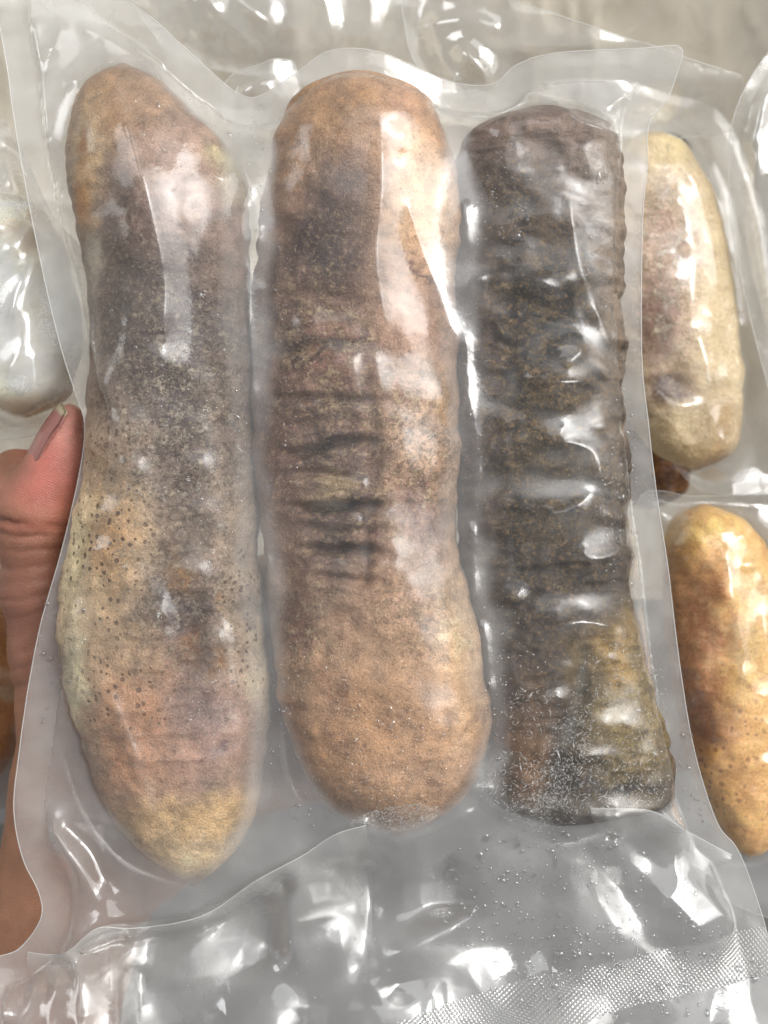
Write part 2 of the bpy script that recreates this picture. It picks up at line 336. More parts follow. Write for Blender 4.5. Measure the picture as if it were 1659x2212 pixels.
class Bag:
    """a pouch of film: outline rows (u, v, z) on the plan, cucumbers inside, ridges and puffs in the film"""
    def __init__(s, outline, cucs, h=0.00035, zb=0.0, kappa=34, seal_w=0.007, ridges=(), puffs=(), inner=(), crinkle=0.00025, seed=0, ridge_kappa=75, tail=None, creases=()):
        P = np.array([W(u, v, z) for u, v, z in outline])
        s.out = smooth_curve(P, 14, True)
        lo = s.out[:, :2].min(0) - 3 * h; hi = s.out[:, :2].max(0) + 3 * h
        nx = int((hi[0] - lo[0]) / h) + 1; ny = int((hi[1] - lo[1]) / h) + 1
        s.h, s.lo, s.nx, s.ny = h, lo, nx, ny
        x = lo[0] + np.arange(nx) * h; y = lo[1] + np.arange(ny) * h
        X, Y = np.meshgrid(x, y); s.X, s.Y = X, Y
        # inside mask by scan lines
        ins = np.zeros((ny, nx), bool); A = s.out[:, :2]; Bp = np.roll(A, -1, 0)
        for r in range(ny):
            yy = y[r]; m = (A[:, 1] > yy) != (Bp[:, 1] > yy)
            if m.any():
                xs = np.sort(A[m, 0] + (yy - A[m, 1]) / (Bp[m, 1] - A[m, 1]) * (Bp[m, 0] - A[m, 0]))
                for a, b in zip(xs[::2], xs[1::2]): ins[r] |= (x > a) & (x < b)
        s.ins = ins
        # neutral surface: blend of the outline heights
        ctl = np.vstack([s.out[::5]] + ([np.array([W(*q) for q in inner])] if len(inner) else []))
        cs = 12; Xc, Yc = X[::cs, ::cs], Y[::cs, ::cs]
        d2 = (Xc[..., None] - ctl[:, 0]) ** 2 + (Yc[..., None] - ctl[:, 1]) ** 2 + 3e-6
        wt = d2 ** -1.6; zc = (wt * ctl[:, 2]).sum(-1) / wt.sum(-1)
        yi = np.arange(ny) / cs; xi = np.arange(nx) / cs
        y0 = np.minimum(yi.astype(int), zc.shape[0] - 1); y1 = np.minimum(y0 + 1, zc.shape[0] - 1); x0 = np.minimum(xi.astype(int), zc.shape[1] - 1); x1 = np.minimum(x0 + 1, zc.shape[1] - 1)
        fy = (yi - y0)[:, None]; fx = (xi - x0)[None]
        zn = (zc[y0][:, x0] * (1 - fx) + zc[y0][:, x1] * fx) * (1 - fy) + (zc[y1][:, x0] * (1 - fx) + zc[y1][:, x1] * fx) * fy
        s.zn = zn
        # distance to the outline (only near it)
        dist = np.full((ny, nx), 1.0); dense = s.out[:, :2]
        near = np.zeros((ny, nx), bool); rad = int(seal_w / h) + 6
        ci = np.clip(((dense[:, 0] - lo[0]) / h).astype(int), 0, nx - 1); cj = np.clip(((dense[:, 1] - lo[1]) / h).astype(int), 0, ny - 1)
        for a, b in zip(cj, ci): near[max(a - rad, 0):a + rad + 1, max(b - rad, 0):b + rad + 1] = True
        jj, ii = np.nonzero(near); px = np.c_[X[jj, ii], Y[jj, ii]]
        segA = dense; segB = np.roll(dense, -1, 0); ab = segB - segA; l2 = (ab ** 2).sum(1) + 1e-18
        best = np.full(len(px), 9.0); bp = np.zeros((len(px), 3)); SA, SB = s.out, np.roll(s.out, -1, 0)
        for c0 in range(0, len(px), 4000):
            q = px[c0:c0 + 4000]
            t = np.clip(((q[:, None] - segA[None]) * ab[None]).sum(-1) / l2, 0, 1)
            dd = ((q[:, None] - (segA[None] + ab[None] * t[..., None])) ** 2).sum(-1)
            kx = dd.argmin(1); rr = np.arange(len(q)); best[c0:c0 + 4000] = np.sqrt(dd[rr, kx]); tk = t[rr, kx][:, None]
            bp[c0:c0 + 4000] = SA[kx] * (1 - tk) + SB[kx] * tk
        dist[jj, ii] = best; s.dist = dist
        near_pt = np.zeros((ny, nx, 3)); near_pt[jj, ii] = bp; s.near_pt = near_pt
        uu, vv = X / S, Y / S
        seal_edge = seal_w * (1 + 0.10 * fbm(uu / 160, vv / 160, seed + 40, 2))
        s.seal = (dist < seal_edge)
        fixed = ~ins | s.seal
        ct = np.full((ny, nx), -1.0)
        for c in cucs: ct = np.maximum(ct, c.top(X, Y))
        ct = ct + 0.0003
        obs = np.maximum(zn, ct)
        for (u, v, ru, rv, a, hgt) in puffs:
            p = W(u, v, zb + hgt); ca, sa = math.cos(math.radians(a)), math.sin(math.radians(a)); dx, dy = X - p[0], -(Y - p[1])
            q = ((dx * ca + dy * sa) / (ru * S)) ** 2 + ((-dx * sa + dy * ca) / (rv * S)) ** 2
            obs = np.maximum(obs, zn + hgt * (1 - q))
        obs[fixed] = -1
        obs_f = np.where(fixed, zn - 1, obs)
        tm = sstep(tail[0], tail[1], CY - Y / S) if tail else np.zeros((ny, nx))
        vmap = CY - Y / S; kmap = (28 + (kappa - 28) * sstep(300, 620, vmap)) * (1 - sstep(1480, 1740, vmap)) + 28 * sstep(1480, 1740, vmap)
        z = membrane(obs_f, fixed, zn, h, kmap if tail else kappa)
        free0 = sstep(0.0004, 0.002, z - np.maximum(ct, zn - 1))
        if crinkle:
            cr = ridged(uu / 120 + 0.6 * fbm(uu / 200, vv / 200, seed + 8, 2), vv / 150, seed + 2, 3) - 0.4
            tw = ridged(uu / 210 + 0.8 * fbm(uu / 260, vv / 260, seed + 61, 2), vv / 260 + 0.8 * fbm(uu / 240, vv / 240, seed + 62, 2), seed + 60, 2) - 0.45
            z = np.where(fixed, z + 0.35 * crinkle * fbm(uu / 60, vv / 60, seed + 21, 2), z + crinkle * cr * (0.06 + 0.94 * free0) * (1 - 0.5 * tm))
            tailw = np.where(fixed, 0, tm * 0.0010 * tw)
        if len(ridges):
            ob2 = np.maximum(obs_f, z - (0.004 + 0.03 * tm) * free0 - 0.0002)
            pin = np.zeros((ny, nx), bool); zpin = z.copy()
            for cr_ in creases:
                wp = smooth_curve(cr_, 40); L = np.r_[0, np.cumsum(np.hypot(*np.diff(wp[:, :2], axis=0).T))]; tt = np.linspace(0, L[-1], 700)
                pz = np.interp(tt, L, wp[:, 2]) * 1.3e-3; kz = S * (D - pz) / D
                i_ = np.clip(((np.interp(tt, L, wp[:, 0]) - CX) * kz - lo[0]) / h, 1, nx - 2).round().astype(int); j_ = np.clip(((CY - np.interp(tt, L, wp[:, 1])) * kz - lo[1]) / h, 1, ny - 2).round().astype(int)
                ok_ = ~fixed[j_, i_] & (ct[j_, i_] < zn[j_, i_] + pz); i_, j_, pz = i_[ok_], j_[ok_], pz[ok_]
                pin[j_, i_] = True; zpin[j_, i_] = zn[j_, i_] + pz
            fx2 = fixed.copy()
            for (pts, hgt, taper) in ridges:
                wp = smooth_curve(pts, 24)
                L = np.r_[0, np.cumsum(np.hypot(*np.diff(wp[:, :2], axis=0).T))]; L /= L[-1]
                tt = np.linspace(0, 1, 900); pu = np.interp(tt, L, wp[:, 0]); pv = np.interp(tt, L, wp[:, 1])
                px_ = (pu - CX) * S; py_ = (CY - pv) * S
                for _ in range(2):
                    i_ = np.clip(((px_ - lo[0]) / h).round().astype(int), 0, nx - 1); j_ = np.clip(((py_ - lo[1]) / h).round().astype(int), 0, ny - 1)
                    kz = S * (D - (z[j_, i_] + hgt)) / D; px_ = (pu - CX) * kz; py_ = (CY - pv) * kz
                fx_ = np.clip((px_ - lo[0]) / h, 1, nx - 3); fy_ = np.clip((py_ - lo[1]) / h, 1, ny - 3)
                e = np.clip(np.minimum(tt, 1 - tt) / max(taper, 1e-3), 0, 1); e = e * e * (3 - 2 * e)
                i_ = fx_.round().astype(int); j_ = fy_.round().astype(int)
                val = z[j_, i_] + hgt * e
                np.maximum.at(ob2, (j_, i_), val)
                fx2[j_, i_] &= False
            B_ = lambda a: np.stack([a[0:ny // 2 * 2:2, 0:nx // 2 * 2:2], a[1:ny // 2 * 2:2, 0:nx // 2 * 2:2], a[0:ny // 2 * 2:2, 1:nx // 2 * 2:2], a[1:ny // 2 * 2:2, 1:nx // 2 * 2:2]])
            kr = ridge_kappa * (1 - tm) + 10 * tm; fixed_ = fixed | pin; zf_ = np.where(pin, zpin, z)
            pb = B_(pin); zb_ = np.where(pb.any(0), (B_(zpin) * pb).sum(0) / np.maximum(pb.sum(0), 1), B_(z).mean(0))
            zc_ = membrane(B_(ob2).max(0), B_(fixed).all(0) | pb.any(0), zb_, 2 * h, B_(kr).mean(0), z=zb_.copy(), iters=420)
            z = np.where(fixed, z, np.maximum(upsample(zc_, z.shape), ob2))
            z = membrane(np.where(pin, -9, ob2), fixed_, zf_, h, kr, z=z, iters=60)
        if tail and len(ridges): z = np.where(fixed, z, z * (1 - tm) + blur(z, 9) * tm)
        z = blur(z + (tailw if tail and crinkle else 0), 2)
        z = np.maximum(z, np.where(fixed, -1, ct - 0.0001))
        s.z = z
        s.gap = np.where(ct > -0.5, sstep(0.0006, 0.0036, z - ct), 1.0) * ~s.seal
        s.gap = blur(s.gap, 2); s.loose = np.clip(s.gap, 0, 1)
        if tail: s.gap = s.gap * (0.44 + 0.56 * sstep(560, 300, vmap) + 0.25 * sstep(1500, 1700, vmap) * sstep(1900, 1800, vmap) - 0.02 * sstep(1780, 1900, vmap)) * (1 + 0.25 * fbm(uu / 70, vv / 90, seed + 66, 3))
        s.cucs = cucs
    def sample(s, x, y):
        fx = np.clip((x - s.lo[0]) / s.h, 1, s.nx - 3); fy = np.clip((y - s.lo[1]) / s.h, 1, s.ny - 3)
        i = fx.astype(int); j = fy.astype(int); a = fx - i; b = fy - j; z = s.z
        zz = (z[j, i] * (1 - a) + z[j, i + 1] * a) * (1 - b) + (z[j + 1, i] * (1 - a) + z[j + 1, i + 1] * a) * b
        gx = (z[j, i + 2] - z[j, i - 1]) / (3 * s.h); gy = (z[j + 2, i] - z[j - 1, i]) / (3 * s.h)
        return zz, gx, gy, s.ins[j, i]
    def at(s, u, v):
        """points on the film seen at plan positions u, v"""
        x = (u - CX) * S; y = (CY - v) * S
        for _ in range(3):
            z = s.sample(x, y)[0]; k = S * (D - z) / D; x = (u - CX) * k; y = (CY - v) * k
        z, gx, gy, ok = s.sample(x, y)
        return x, y, z, gx, gy, ok
    def build(s, root, films=(None, None, None), band=None, back=True, edge_r=0.00013):
        ny, nx = s.ny, s.nx
        use = s.ins
        q = np.stack([use[:-1, :-1], use[:-1, 1:], use[1:, 1:], use[1:, :-1]]); keep = q.sum(0) >= 2
        jj, ii = np.nonzero(keep)
        idx = lambda j, i: j * nx + i
        F = np.stack([idx(jj, ii), idx(jj, ii + 1), idx(jj + 1, ii + 1), idx(jj + 1, ii)], -1)
        X, Y, Z = s.X.copy(), s.Y.copy(), s.z.copy()
        snap = ~use & (s.dist < 3 * s.h)
        X[snap] = s.near_pt[snap][:, 0]; Y[snap] = s.near_pt[snap][:, 1]
        Vall = np.c_[X.ravel(), Y.ravel(), Z.ravel()]
        gapa = s.gap.ravel(); seal = s.seal.ravel().astype(float)
        cseal = s.seal[jj, ii] & s.seal[jj + 1, ii + 1]
        cls = cseal.astype(int)
        if band is not None:
            u = s.X[jj, ii] / S + CX; v = CY - s.Y[jj, ii] / S
            cls[band(u, v)] = 2
        nm = ('front_film', 'side_seal', 'seal_band')
        for c in range(3):
            f = F[cls == c]
            if len(f) == 0: continue
            un, inv = np.unique(f.ravel(), return_inverse=True)
            mesh_obj(nm[c], Vall[un], inv.reshape(-1, 4), films[c], root, attrs={'gap': gapa[un], 'seal': seal[un], 'loose': s.loose.ravel()[un]})
        if back:
            st = 2; Xb, Yb = s.X[::st, ::st], s.Y[::st, ::st]; fx = (~s.ins | s.seal)[::st, ::st]; zn = s.zn[::st, ::st]
            lb = np.full(Xb.shape, 1.0)
            for c in s.cucs: lb = np.minimum(lb, c.top(Xb, Yb, -1))
            ob = np.maximum(-zn, -lb + 0.0003)
            ob = np.where(fx, -zn - 1, ob)
            zb = -membrane(ob, fx, -zn, s.h * st, 260, iters=80) - 0.0005
            us = s.ins[::st, ::st]; q = np.stack([us[:-1, :-1], us[:-1, 1:], us[1:, 1:], us[1:, :-1]]); kp = q.sum(0) >= 3
            j2, i2 = np.nonzero(kp); n2 = us.shape[1]
            f = np.stack([j2 * n2 + i2, (j2 + 1) * n2 + i2, (j2 + 1) * n2 + i2 + 1, j2 * n2 + i2 + 1], -1)
            un, inv = np.unique(f.ravel(), return_inverse=True)
            gb = np.where(fx, 0, 1.0).ravel()[un]
            mesh_obj('back_film', np.c_[Xb.ravel(), Yb.ravel(), zb.ravel()][un], inv.reshape(-1, 4), BACKF, root, attrs={'gap': gb, 'seal': 0 * gb})
        # cut edge of the film as a thin round lip
        P = s.out.copy(); zz = s.sample(P[:, 0], P[:, 1])[0]; P[:, 2] = zz
        tube('film_edge', P, edge_r, EDGE, root, closed=True)

def tube(name, P, r, mat, parent=None, closed=False, k=6):
    P = np.asarray(P); n = len(P); T = np.roll(P, -1, 0) - np.roll(P, 1, 0) if closed else np.gradient(P, axis=0)
    T /= np.linalg.norm(T, axis=1)[:, None] + 1e-12
    up = np.array([0, 0, 1.0]); A = np.cross(T, up); A /= np.linalg.norm(A, axis=1)[:, None] + 1e-9; B = np.cross(A, T)
    th = np.linspace(0, 2 * math.pi, k, endpoint=False); r = np.broadcast_to(r, (n,))
    V = P[:, None] + r[:, None, None] * (np.cos(th)[None, :, None] * A[:, None] + np.sin(th)[None, :, None] * B[:, None])
    m = n if closed else n - 1
    i = np.arange(m)[:, None]; j = np.arange(k)[None]; i2 = (i + 1) % n; j2 = (j + 1) % k
    F = np.stack([i * k + j, i2 * k + j, i2 * k + j2, i * k + j2], -1).reshape(-1, 4)
    return mesh_obj(name, V.reshape(-1, 3), F, mat, parent)

# ------------------------------------------------------------------ the setting: lined box
def liner_material():
    k = NT('box_liner_plastic'); co = k.n('ShaderNodeTexCoord').outputs['Object']
    n = k.noise(co, 14, 4, 0.6); n2 = k.noise(co, 90, 4, 0.6)
    c = k.mixc(k.ramp(n, 0.3, 0.7), lin(216, 207, 190), lin(228, 221, 207))
    c = k.mixc(k.math('MULTIPLY', k.ramp(n2, 0.45, 0.7), 0.25), c, lin(180, 172, 158))
    bm = k.n('ShaderNodeBump', {'Strength': 0.35, 'Distance': 0.002, 'Height': k.noise(co, 60, 4, 0.55, 1.0)}).outputs[0]
    return k.surf(k.n('ShaderNodeBsdfPrincipled', {'Base Color': c, 'Roughness': 0.33, 'Normal': bm, 'Specular IOR Level': 0.5}).outputs[0])
LINER = liner_material()
def build_liner():
    n = 420; x = np.linspace(-0.26, 0.26, n); y = np.linspace(-0.026, 0.34, n); X, Y = np.meshgrid(x, y)
    zf = -0.115 + 0 * X
    wall_y = sstep(0.09, 0.20, Y) * 0.06
    wall_x = sstep(0.118, 0.158, X + 0.006 * np.sin(Y * 40)) * 0.105
    wall_l = sstep(0.15, 0.21, -X) * 0.10
    z = zf + np.maximum(np.maximum(wall_y, wall_x), wall_l)
    wr = ridged(X / 0.055 + 0.5 * fbm(X / 0.08, Y / 0.08, 3), Y / 0.085, 5, 3) - 0.45
    z = z + sstep(-0.005, -0.026, Y) * 0.02
    z = z + 0.011 * wr * (0.35 + 0.65 * sstep(0.0, 0.08, Y)) + 0.002 * fbm(X / 0.02, Y / 0.03, 9, 3)
    i = np.arange(n - 1)[:, None] * n; j = np.arange(n - 1)[None]
    F = np.stack([i + j, i + j + 1, i + n + j + 1, i + n + j], -1).reshape(-1, 4)
    tag(mesh_obj('box_liner', np.c_[X.ravel(), Y.ravel(), z.ravel()], F, LINER), 'beige plastic liner of the box under all the bags', 'liner', kind='structure')
build_liner()

def build_backdrop():  # unseen grey sheet added as a stand-in for shade behind the tail
    k = NT('grey_backdrop'); co = k.n('ShaderNodeTexCoord').outputs['Object']
    c = k.mixc(k.noise(co, 30, 4, .6), lin(104, 102, 100), lin(122, 119, 116))
    m = k.surf(k.n('ShaderNodeBsdfPrincipled', {'Base Color': c, 'Roughness': 0.5}).outputs[0])
    V = [(-.6, -.6, -.16), (.6, -.6, -.16), (.6, .6, -.16), (-.6, .6, -.16), (-.6, -.6, -.19), (.6, -.6, -.19), (.6, .6, -.19), (-.6, .6, -.19)]
    o = mesh_obj('shade_backdrop', V, [(0, 1, 2, 3), (7, 6, 5, 4), (0, 4, 5, 1), (1, 5, 6, 2), (2, 6, 7, 3), (3, 7, 4, 0)], m, smooth=False)
    tag(o, 'added grey sheet standing in for shade behind the empty bag tail', 'table', kind='structure')
build_backdrop()

# ------------------------------------------------------------------ the three sea cucumbers in the held bag
M_TAN = flesh_material('spotted_skin', lin(74, 50, 34), lin(196, 182, 160), lin(86, 70, 62), lin(182, 164, 138), pore_scale=640)
M_BROWN = flesh_material('brown_skin', lin(92, 62, 46), lin(208, 182, 146), lin(98, 70, 58), lin(190, 160, 126), pore_scale=760)
M_DARK = flesh_material('dark_skin', lin(34, 28, 25), lin(158, 130, 86), lin(30, 25, 23), lin(140, 112, 70), sss=0.05, rough=0.5, bump=0.8)

def disp1(u, v):
    d = 0.0011 * fbm(u / 110, v / 150, 11, 2)
    stripe = np.exp(-((u - 400 - 20 * np.sin(v / 90)) / 60) ** 2) * sstep(560, 760, v) * sstep(1560, 1400, v)
    d -= 0.0020 * stripe
    d += 0.0008 * vnoise(u / 70, v / 46, 16) * sstep(560, 760, v) * sstep(1560, 1400, v)
    d += 0.0016 * np.exp(-(((u - 300) / 60) ** 2 + ((v - 480) / 200) ** 2))
    return d
def disp2(u, v):
    d = 0.0010 * fbm(u / 130, v / 140, 31, 2)
    for (cv, cu, wd, dep, sl) in ((752, 690, 110, 1.1, -.05), (862, 690, 120, 1.2, 0.02), (965, 720, 100, 1.6, -.12), (1095, 735, 85, 2.2, -.05), (1190, 740, 80, 1.3, .1), (1320, 760, 90, 1.2, -.6)):
        d -= 0.0009 * dep * np.exp(-((v - cv - sl * (u - cu) - 8 * np.sin(u / 30)) / 13) ** 2) * np.exp(-((u - cu) / wd) ** 4)
    d += 0.0008 * vnoise(u / 60, v / 44, 35) * sstep(560, 700, v) * sstep(1420, 1250, v) * np.exp(-((u - 720) / 130) ** 4)
    d -= 0.0016 * np.exp(-((u - 800 - 12 * np.sin(v / 70)) / 14) ** 2) * sstep(720, 860, v) * sstep(1330, 1200, v)
    d += 0.0018 * np.exp(-(((u - 965) / 40) ** 2 + ((v - 860) / 60) ** 2))
    return d
def disp3(u, v):
    d = 0.0008 * fbm(u / 90, v / 80, 51, 2)
    amp = 0.35 + 0.65 * sstep(480, 720, v) * sstep(1420, 1280, v)
    d += 0.0024 * amp * vnoise(u / 120 + 3.1, (v + 30 * fbm(u / 90, v / 120, 58, 2)) / 44, 57) * (0.45 + 0.55 * sstep(1040, 1180, u))
    d += 0.0009 * amp * vnoise(u / 48, v / 34, 59)
    # cleft between the two lobes at the lower end
    uc = np.interp(v, [1350, 1500, 1720, 1800], [1272, 1245, 1190, 1180])
    d -= 0.0022 * sstep(1340, 1460, v) * np.exp(-((u - uc) / (14 + 0.04 * np.clip(v - 1400, 0, 400))) ** 2)
    d -= 0.0006 * np.exp(-((u - 1105) / 10) ** 2) * sstep(500, 600, v) * sstep(1300, 1200, v)
    return d

def skin1(u, v):
    m = 0.4 + 0.6 * np.exp(-((u - 400) / 110) ** 2)
    return -0.0014 * m * (1 - ridged(u / 80 + 0.4 * fbm(u / 60, v / 60, 17, 2), v / 52, 18, 2)) * sstep(300, 620, v) * sstep(1760, 1600, v)
def skin2(u, v):
    d = -0.0012 * (1 - ridged(u / 90, v / 70 + 0.5 * fbm(u / 70, v / 70, 37, 2), 38, 3)) * sstep(250, 500, v) * sstep(1500, 1350, v)
    for (cv, cu, wd, dep, sl) in ((640, 680, 80, .4, .1), (752, 690, 110, .6, -.05), (862, 690, 120, .8, 0.02), (915, 710, 90, .5, .06), (965, 720, 100, 1.5, -.12), (1030, 725, 85, 1.0, .04), (1095, 735, 90, 2.0, -.05), (1145, 740, 80, .9, .06), (1190, 740, 85, 1.4, .1), (1250, 735, 70, .9, .02)):
        x = v - cv - sl * (u - cu) - 6 * np.sin(u / 38 + cv) - 5 * fbm(u / 30, v / 60, 39, 2); e = np.exp(-((u - cu) / wd) ** 4)
        d = d - 0.0017 * dep * e * (np.exp(-(x / 9) ** 2) - 0.35 * np.exp(-((np.abs(x) - 18) / 9) ** 2))
    return d
def skin3(u, v):
    m = 0.35 + 0.65 * sstep(430, 650, v) * sstep(1480, 1360, v)
    return -0.0030 * m * (1 - ridged(u / 150 + 0.5 * fbm(u / 60, v / 80, 55, 2), v / 46 + 0.7 * fbm(u / 70, v / 90, 56, 2), 57, 2)) - 0.0010 * (1 - ridged(u / 36, v / 30, 53, 2))
c1 = Cucumber([(122, 235, 262), (140, 200, 315), (200, 158, 385), (280, 143, 462), (340, 143, 508), (400, 145, 532), (500, 165, 537), (600, 183, 540), (700, 190, 542), (850, 185, 548), (1000, 173, 553),
               (1100, 155, 558), (1200, 135, 560), (1300, 120, 565), (1400, 117, 575), (1500, 135, 578), (1600, 165, 575), (1700, 200, 562), (1770, 236, 545), (1820, 278, 518), (1870, 330, 486), (1905, 375, 452), (1925, 400, 430)],
              0.0, 0.0155, 0.014, disp1, seed=1, skin=skin1)
c2 = Cucumber([(142, 729, 821), (165, 674, 881), (210, 626, 938), (300, 591, 971), (400, 566, 996), (500, 559, 1002), (600, 546, 994), (800, 536, 994), (870, 536, 1006), (1000, 544, 1008), (1100, 556, 988), (1200, 566, 992), (1300, 574, 1018), (1400, 584, 1044), (1500, 604, 1070), (1600, 620, 1066), (1680, 654, 1032), (1740, 704, 991), (1790, 774, 936), (1815, 824, 896)], 0.0, 0.017, 0.014, disp2, seed=2, skin=skin2)
c3 = Cucumber([(215, 1142, 1214), (240, 1067, 1279), (268, 1022, 1326), (300, 994, 1346), (400, 987, 1354), (600, 982, 1352), (900, 984, 1354), (1100, 990, 1362), (1300, 1014, 1372), (1400, 1030, 1394), (1500, 1037, 1424), (1600, 1044, 1452), (1690, 1038, 1474), (1730, 1048, 1470), (1752, 1072, 1444), (1776, 1112, 1334), (1792, 1162, 1254)], 0.0, 0.0148, 0.013, disp3, p=2.6, seed=3, skin=skin3, rough_edge=.085)

b1 = [(230, 240, 120, 120, (160, 124, 84)), (300, 540, 110, 190, (88, 64, 50), 1), (430, 380, 110, 150, (172, 142, 126)), (505, 330, 45, 70, (206, 196, 146)), (290, 720, 150, 150, (98, 84, 74)),
      (180, 330, 40, 120, (176, 150, 112)), (172, 420, 26, 60, (160, 112, 44), .9), (165, 330, 14, 20, (160, 112, 44), .9), (185, 540, 22, 70, (170, 160, 140)),
      (400, 820, 100, 300, (80, 66, 68), 1), (480, 900, 80, 180, (128, 110, 98)), (215, 1000, 80, 120, (136, 112, 100)), (215, 1210, 110, 210, (196, 168, 126)), (150, 1190, 40, 150, (208, 192, 152)), (240, 1190, 50, 110, (170, 128, 78), .7),
      (390, 1340, 75, 140, (74, 56, 58), 1), (520, 1260, 60, 200, (166, 146, 124)), (240, 1430, 100, 120, (160, 134, 104)), (300, 1600, 110, 140, (170, 122, 82)), (450, 1600, 100, 110, (158, 124, 108)), (430, 1530, 50, 50, (132, 108, 102), .7), (460, 1640, 14, 20, (112, 78, 76)),
      (430, 1780, 150, 60, (196, 162, 110)), (430, 1870, 130, 60, (206, 178, 134)), (150, 1470, 30, 140, (198, 184, 150)), (560, 1480, 26, 100, (190, 176, 150)), (393, 1245, 22, 46, (142, 104, 54), 1, -35), (482, 1305, 13, 26, (138, 100, 52), 1, 10), (408, 1390, 20, 40, (122, 84, 46), 1, 25), (455, 1440, 12, 22, (146, 106, 60), 1)]
c1.build('sea_cucumber', M_TAN, b1, (152, 130, 112), gain=1.32, desat=.17, vary=.30, pores=((225, 1190, 130, 220), (300, 950, 170, 160, .7), (520, 1350, 80, 220, .9), (330, 480, 120, 150, .45), (260, 1500, 130, 120, .8)),
         frost=((400, 900, 170, 260, .9), (400, 1300, 150, 180, .6), (420, 640, 120, 80, .6), (250, 1200, 100, 150, .4)), mott=((400, 950, 160, 300, .8), (300, 600, 150, 150, .4)))
tag(bpy.data.objects['sea_cucumber'], 'spotted tan and grey frozen sea cucumber next to the thumb, tapering at both ends', 'sea cucumber', 'sea cucumbers sealed in the held bag')
b2 = [(740, 230, 130, 90, (164, 126, 82)), (610, 320, 50, 160, (172, 130, 88)), (690, 560, 105, 110, (52, 38, 42), 1), (720, 430, 70, 70, (84, 66, 62)), (600, 850, 60, 320, (100, 72, 60)), (720, 850, 120, 200, (118, 86, 72)), (720, 760, 55, 30, (140, 96, 76)),
      (900, 250, 80, 90, (178, 136, 104)), (920, 450, 80, 170, (208, 170, 128), 1), (900, 700, 80, 130, (176, 140, 118)), (930, 980, 80, 160, (190, 154, 122)), (905, 1110, 50, 70, (122, 76, 60)), (720, 1080, 80, 160, (100, 82, 78)), (745, 1270, 60, 80, (92, 78, 76)),
      (730, 1055, 60, 26, (168, 146, 112)), (710, 970, 60, 26, (80, 64, 62)), (735, 1097, 80, 13, (46, 36, 38), 1), (735, 1190, 70, 12, (66, 52, 52), 1), (690, 752, 90, 9, (86, 62, 56), 1), (690, 862, 100, 9, (76, 56, 52), 1), (800, 1000, 9, 150, (96, 66, 58), .9), (800, 1210, 9, 90, (100, 70, 62), .9), (770, 1320, 12, 80, (104, 76, 68), .9, 40), (850, 1330, 100, 90, (176, 140, 112)), (800, 1480, 200, 150, (178, 142, 106)), (780, 1600, 130, 120, (172, 130, 86)), (1005, 1400, 50, 190, (222, 188, 146), 1), (870, 1730, 120, 60, (172, 136, 100)),  # narrow dark blobs paint shade into the modelled folds; broad ones are pigment
      (920, 1560, 100, 110, (186, 144, 102)), (725, 1500, 40, 60, (150, 110, 78)), (640, 1330, 30, 80, (126, 84, 62)), (962, 860, 18, 40, (196, 150, 80)), (920, 590, 50, 6, (96, 72, 72), .9, 40), (905, 655, 8, 13, (120, 80, 40), 1)]
c2.build('sea_cucumber', M_BROWN, b2, (160, 130, 108), gain=1.22, desat=.18, vary=.30, pores=((820, 1580, 200, 150, .35), (910, 450, 90, 200, .4), (900, 950, 80, 100, .5)),
         frost=((700, 720, 110, 120), (760, 860, 130, 80), (900, 1000, 120, 200), (730, 1090, 90, 120, .8), (650, 1350, 60, 130), (900, 1330, 110, 100, .8), (660, 330, 60, 60, .7), (720, 1500, 60, 60, .5), (980, 700, 40, 200, .5)), mott=((720, 900, 180, 350, .5), (900, 900, 100, 300, .5)))
tag(bpy.data.objects['sea_cucumber.001'], 'thick brown frozen sea cucumber in the middle of the held bag, with bulging lower end', 'sea cucumber', 'sea cucumbers sealed in the held bag')
b3 = [(1160, 280, 170, 80, (150, 126, 112)), (1230, 400, 90, 100, (136, 120, 110)), (1225, 1560, 14, 160, (48, 38, 34), .9, 14), (1035, 850, 52, 540, (112, 98, 92)), (1150, 450, 120, 110, (92, 74, 60)), (1320, 600, 44, 440, (140, 124, 108)), (1180, 900, 70, 60, (92, 76, 54)), (1200, 1000, 70, 50, (96, 80, 54)), (1130, 620, 14, 300, (40, 32, 32)), (1190, 700, 80, 100, (52, 46, 44)), (1250, 820, 60, 60, (100, 84, 62)),  # the thin tilted dark blob paints shade inside the cleft
      (1190, 1130, 90, 50, (84, 70, 52)), (1180, 1330, 120, 80, (74, 58, 50)), (1130, 1560, 70, 120, (112, 86, 62)), (1140, 1640, 40, 70, (134, 98, 60)), (1370, 1560, 90, 190, (148, 128, 74)), (1335, 1420, 40, 70, (170, 136, 56)), (1240, 1430, 30, 70, (110, 92, 50)), (1350, 1705, 120, 20, (48, 40, 44)), (1170, 1760, 80, 40, (130, 120, 110)), (1085, 1450, 30, 90, (74, 64, 62))]
c3.build('sea_cucumber', M_DARK, b3, (66, 54, 45), gain=1.15, desat=.2, vary=.3, pores=(), frost=((1170, 900, 150, 400, .75), (1150, 1300, 120, 100, .5), (1380, 1600, 90, 150, .9)), mott=((1180, 900, 180, 450), (1150, 1350, 130, 120, .6), (1150, 400, 120, 120, .6)))
tag(bpy.data.objects['sea_cucumber.002'], 'dark wrinkled sea cucumber at the right of the held bag, olive split lower end', 'sea cucumber', 'sea cucumbers sealed in the held bag')

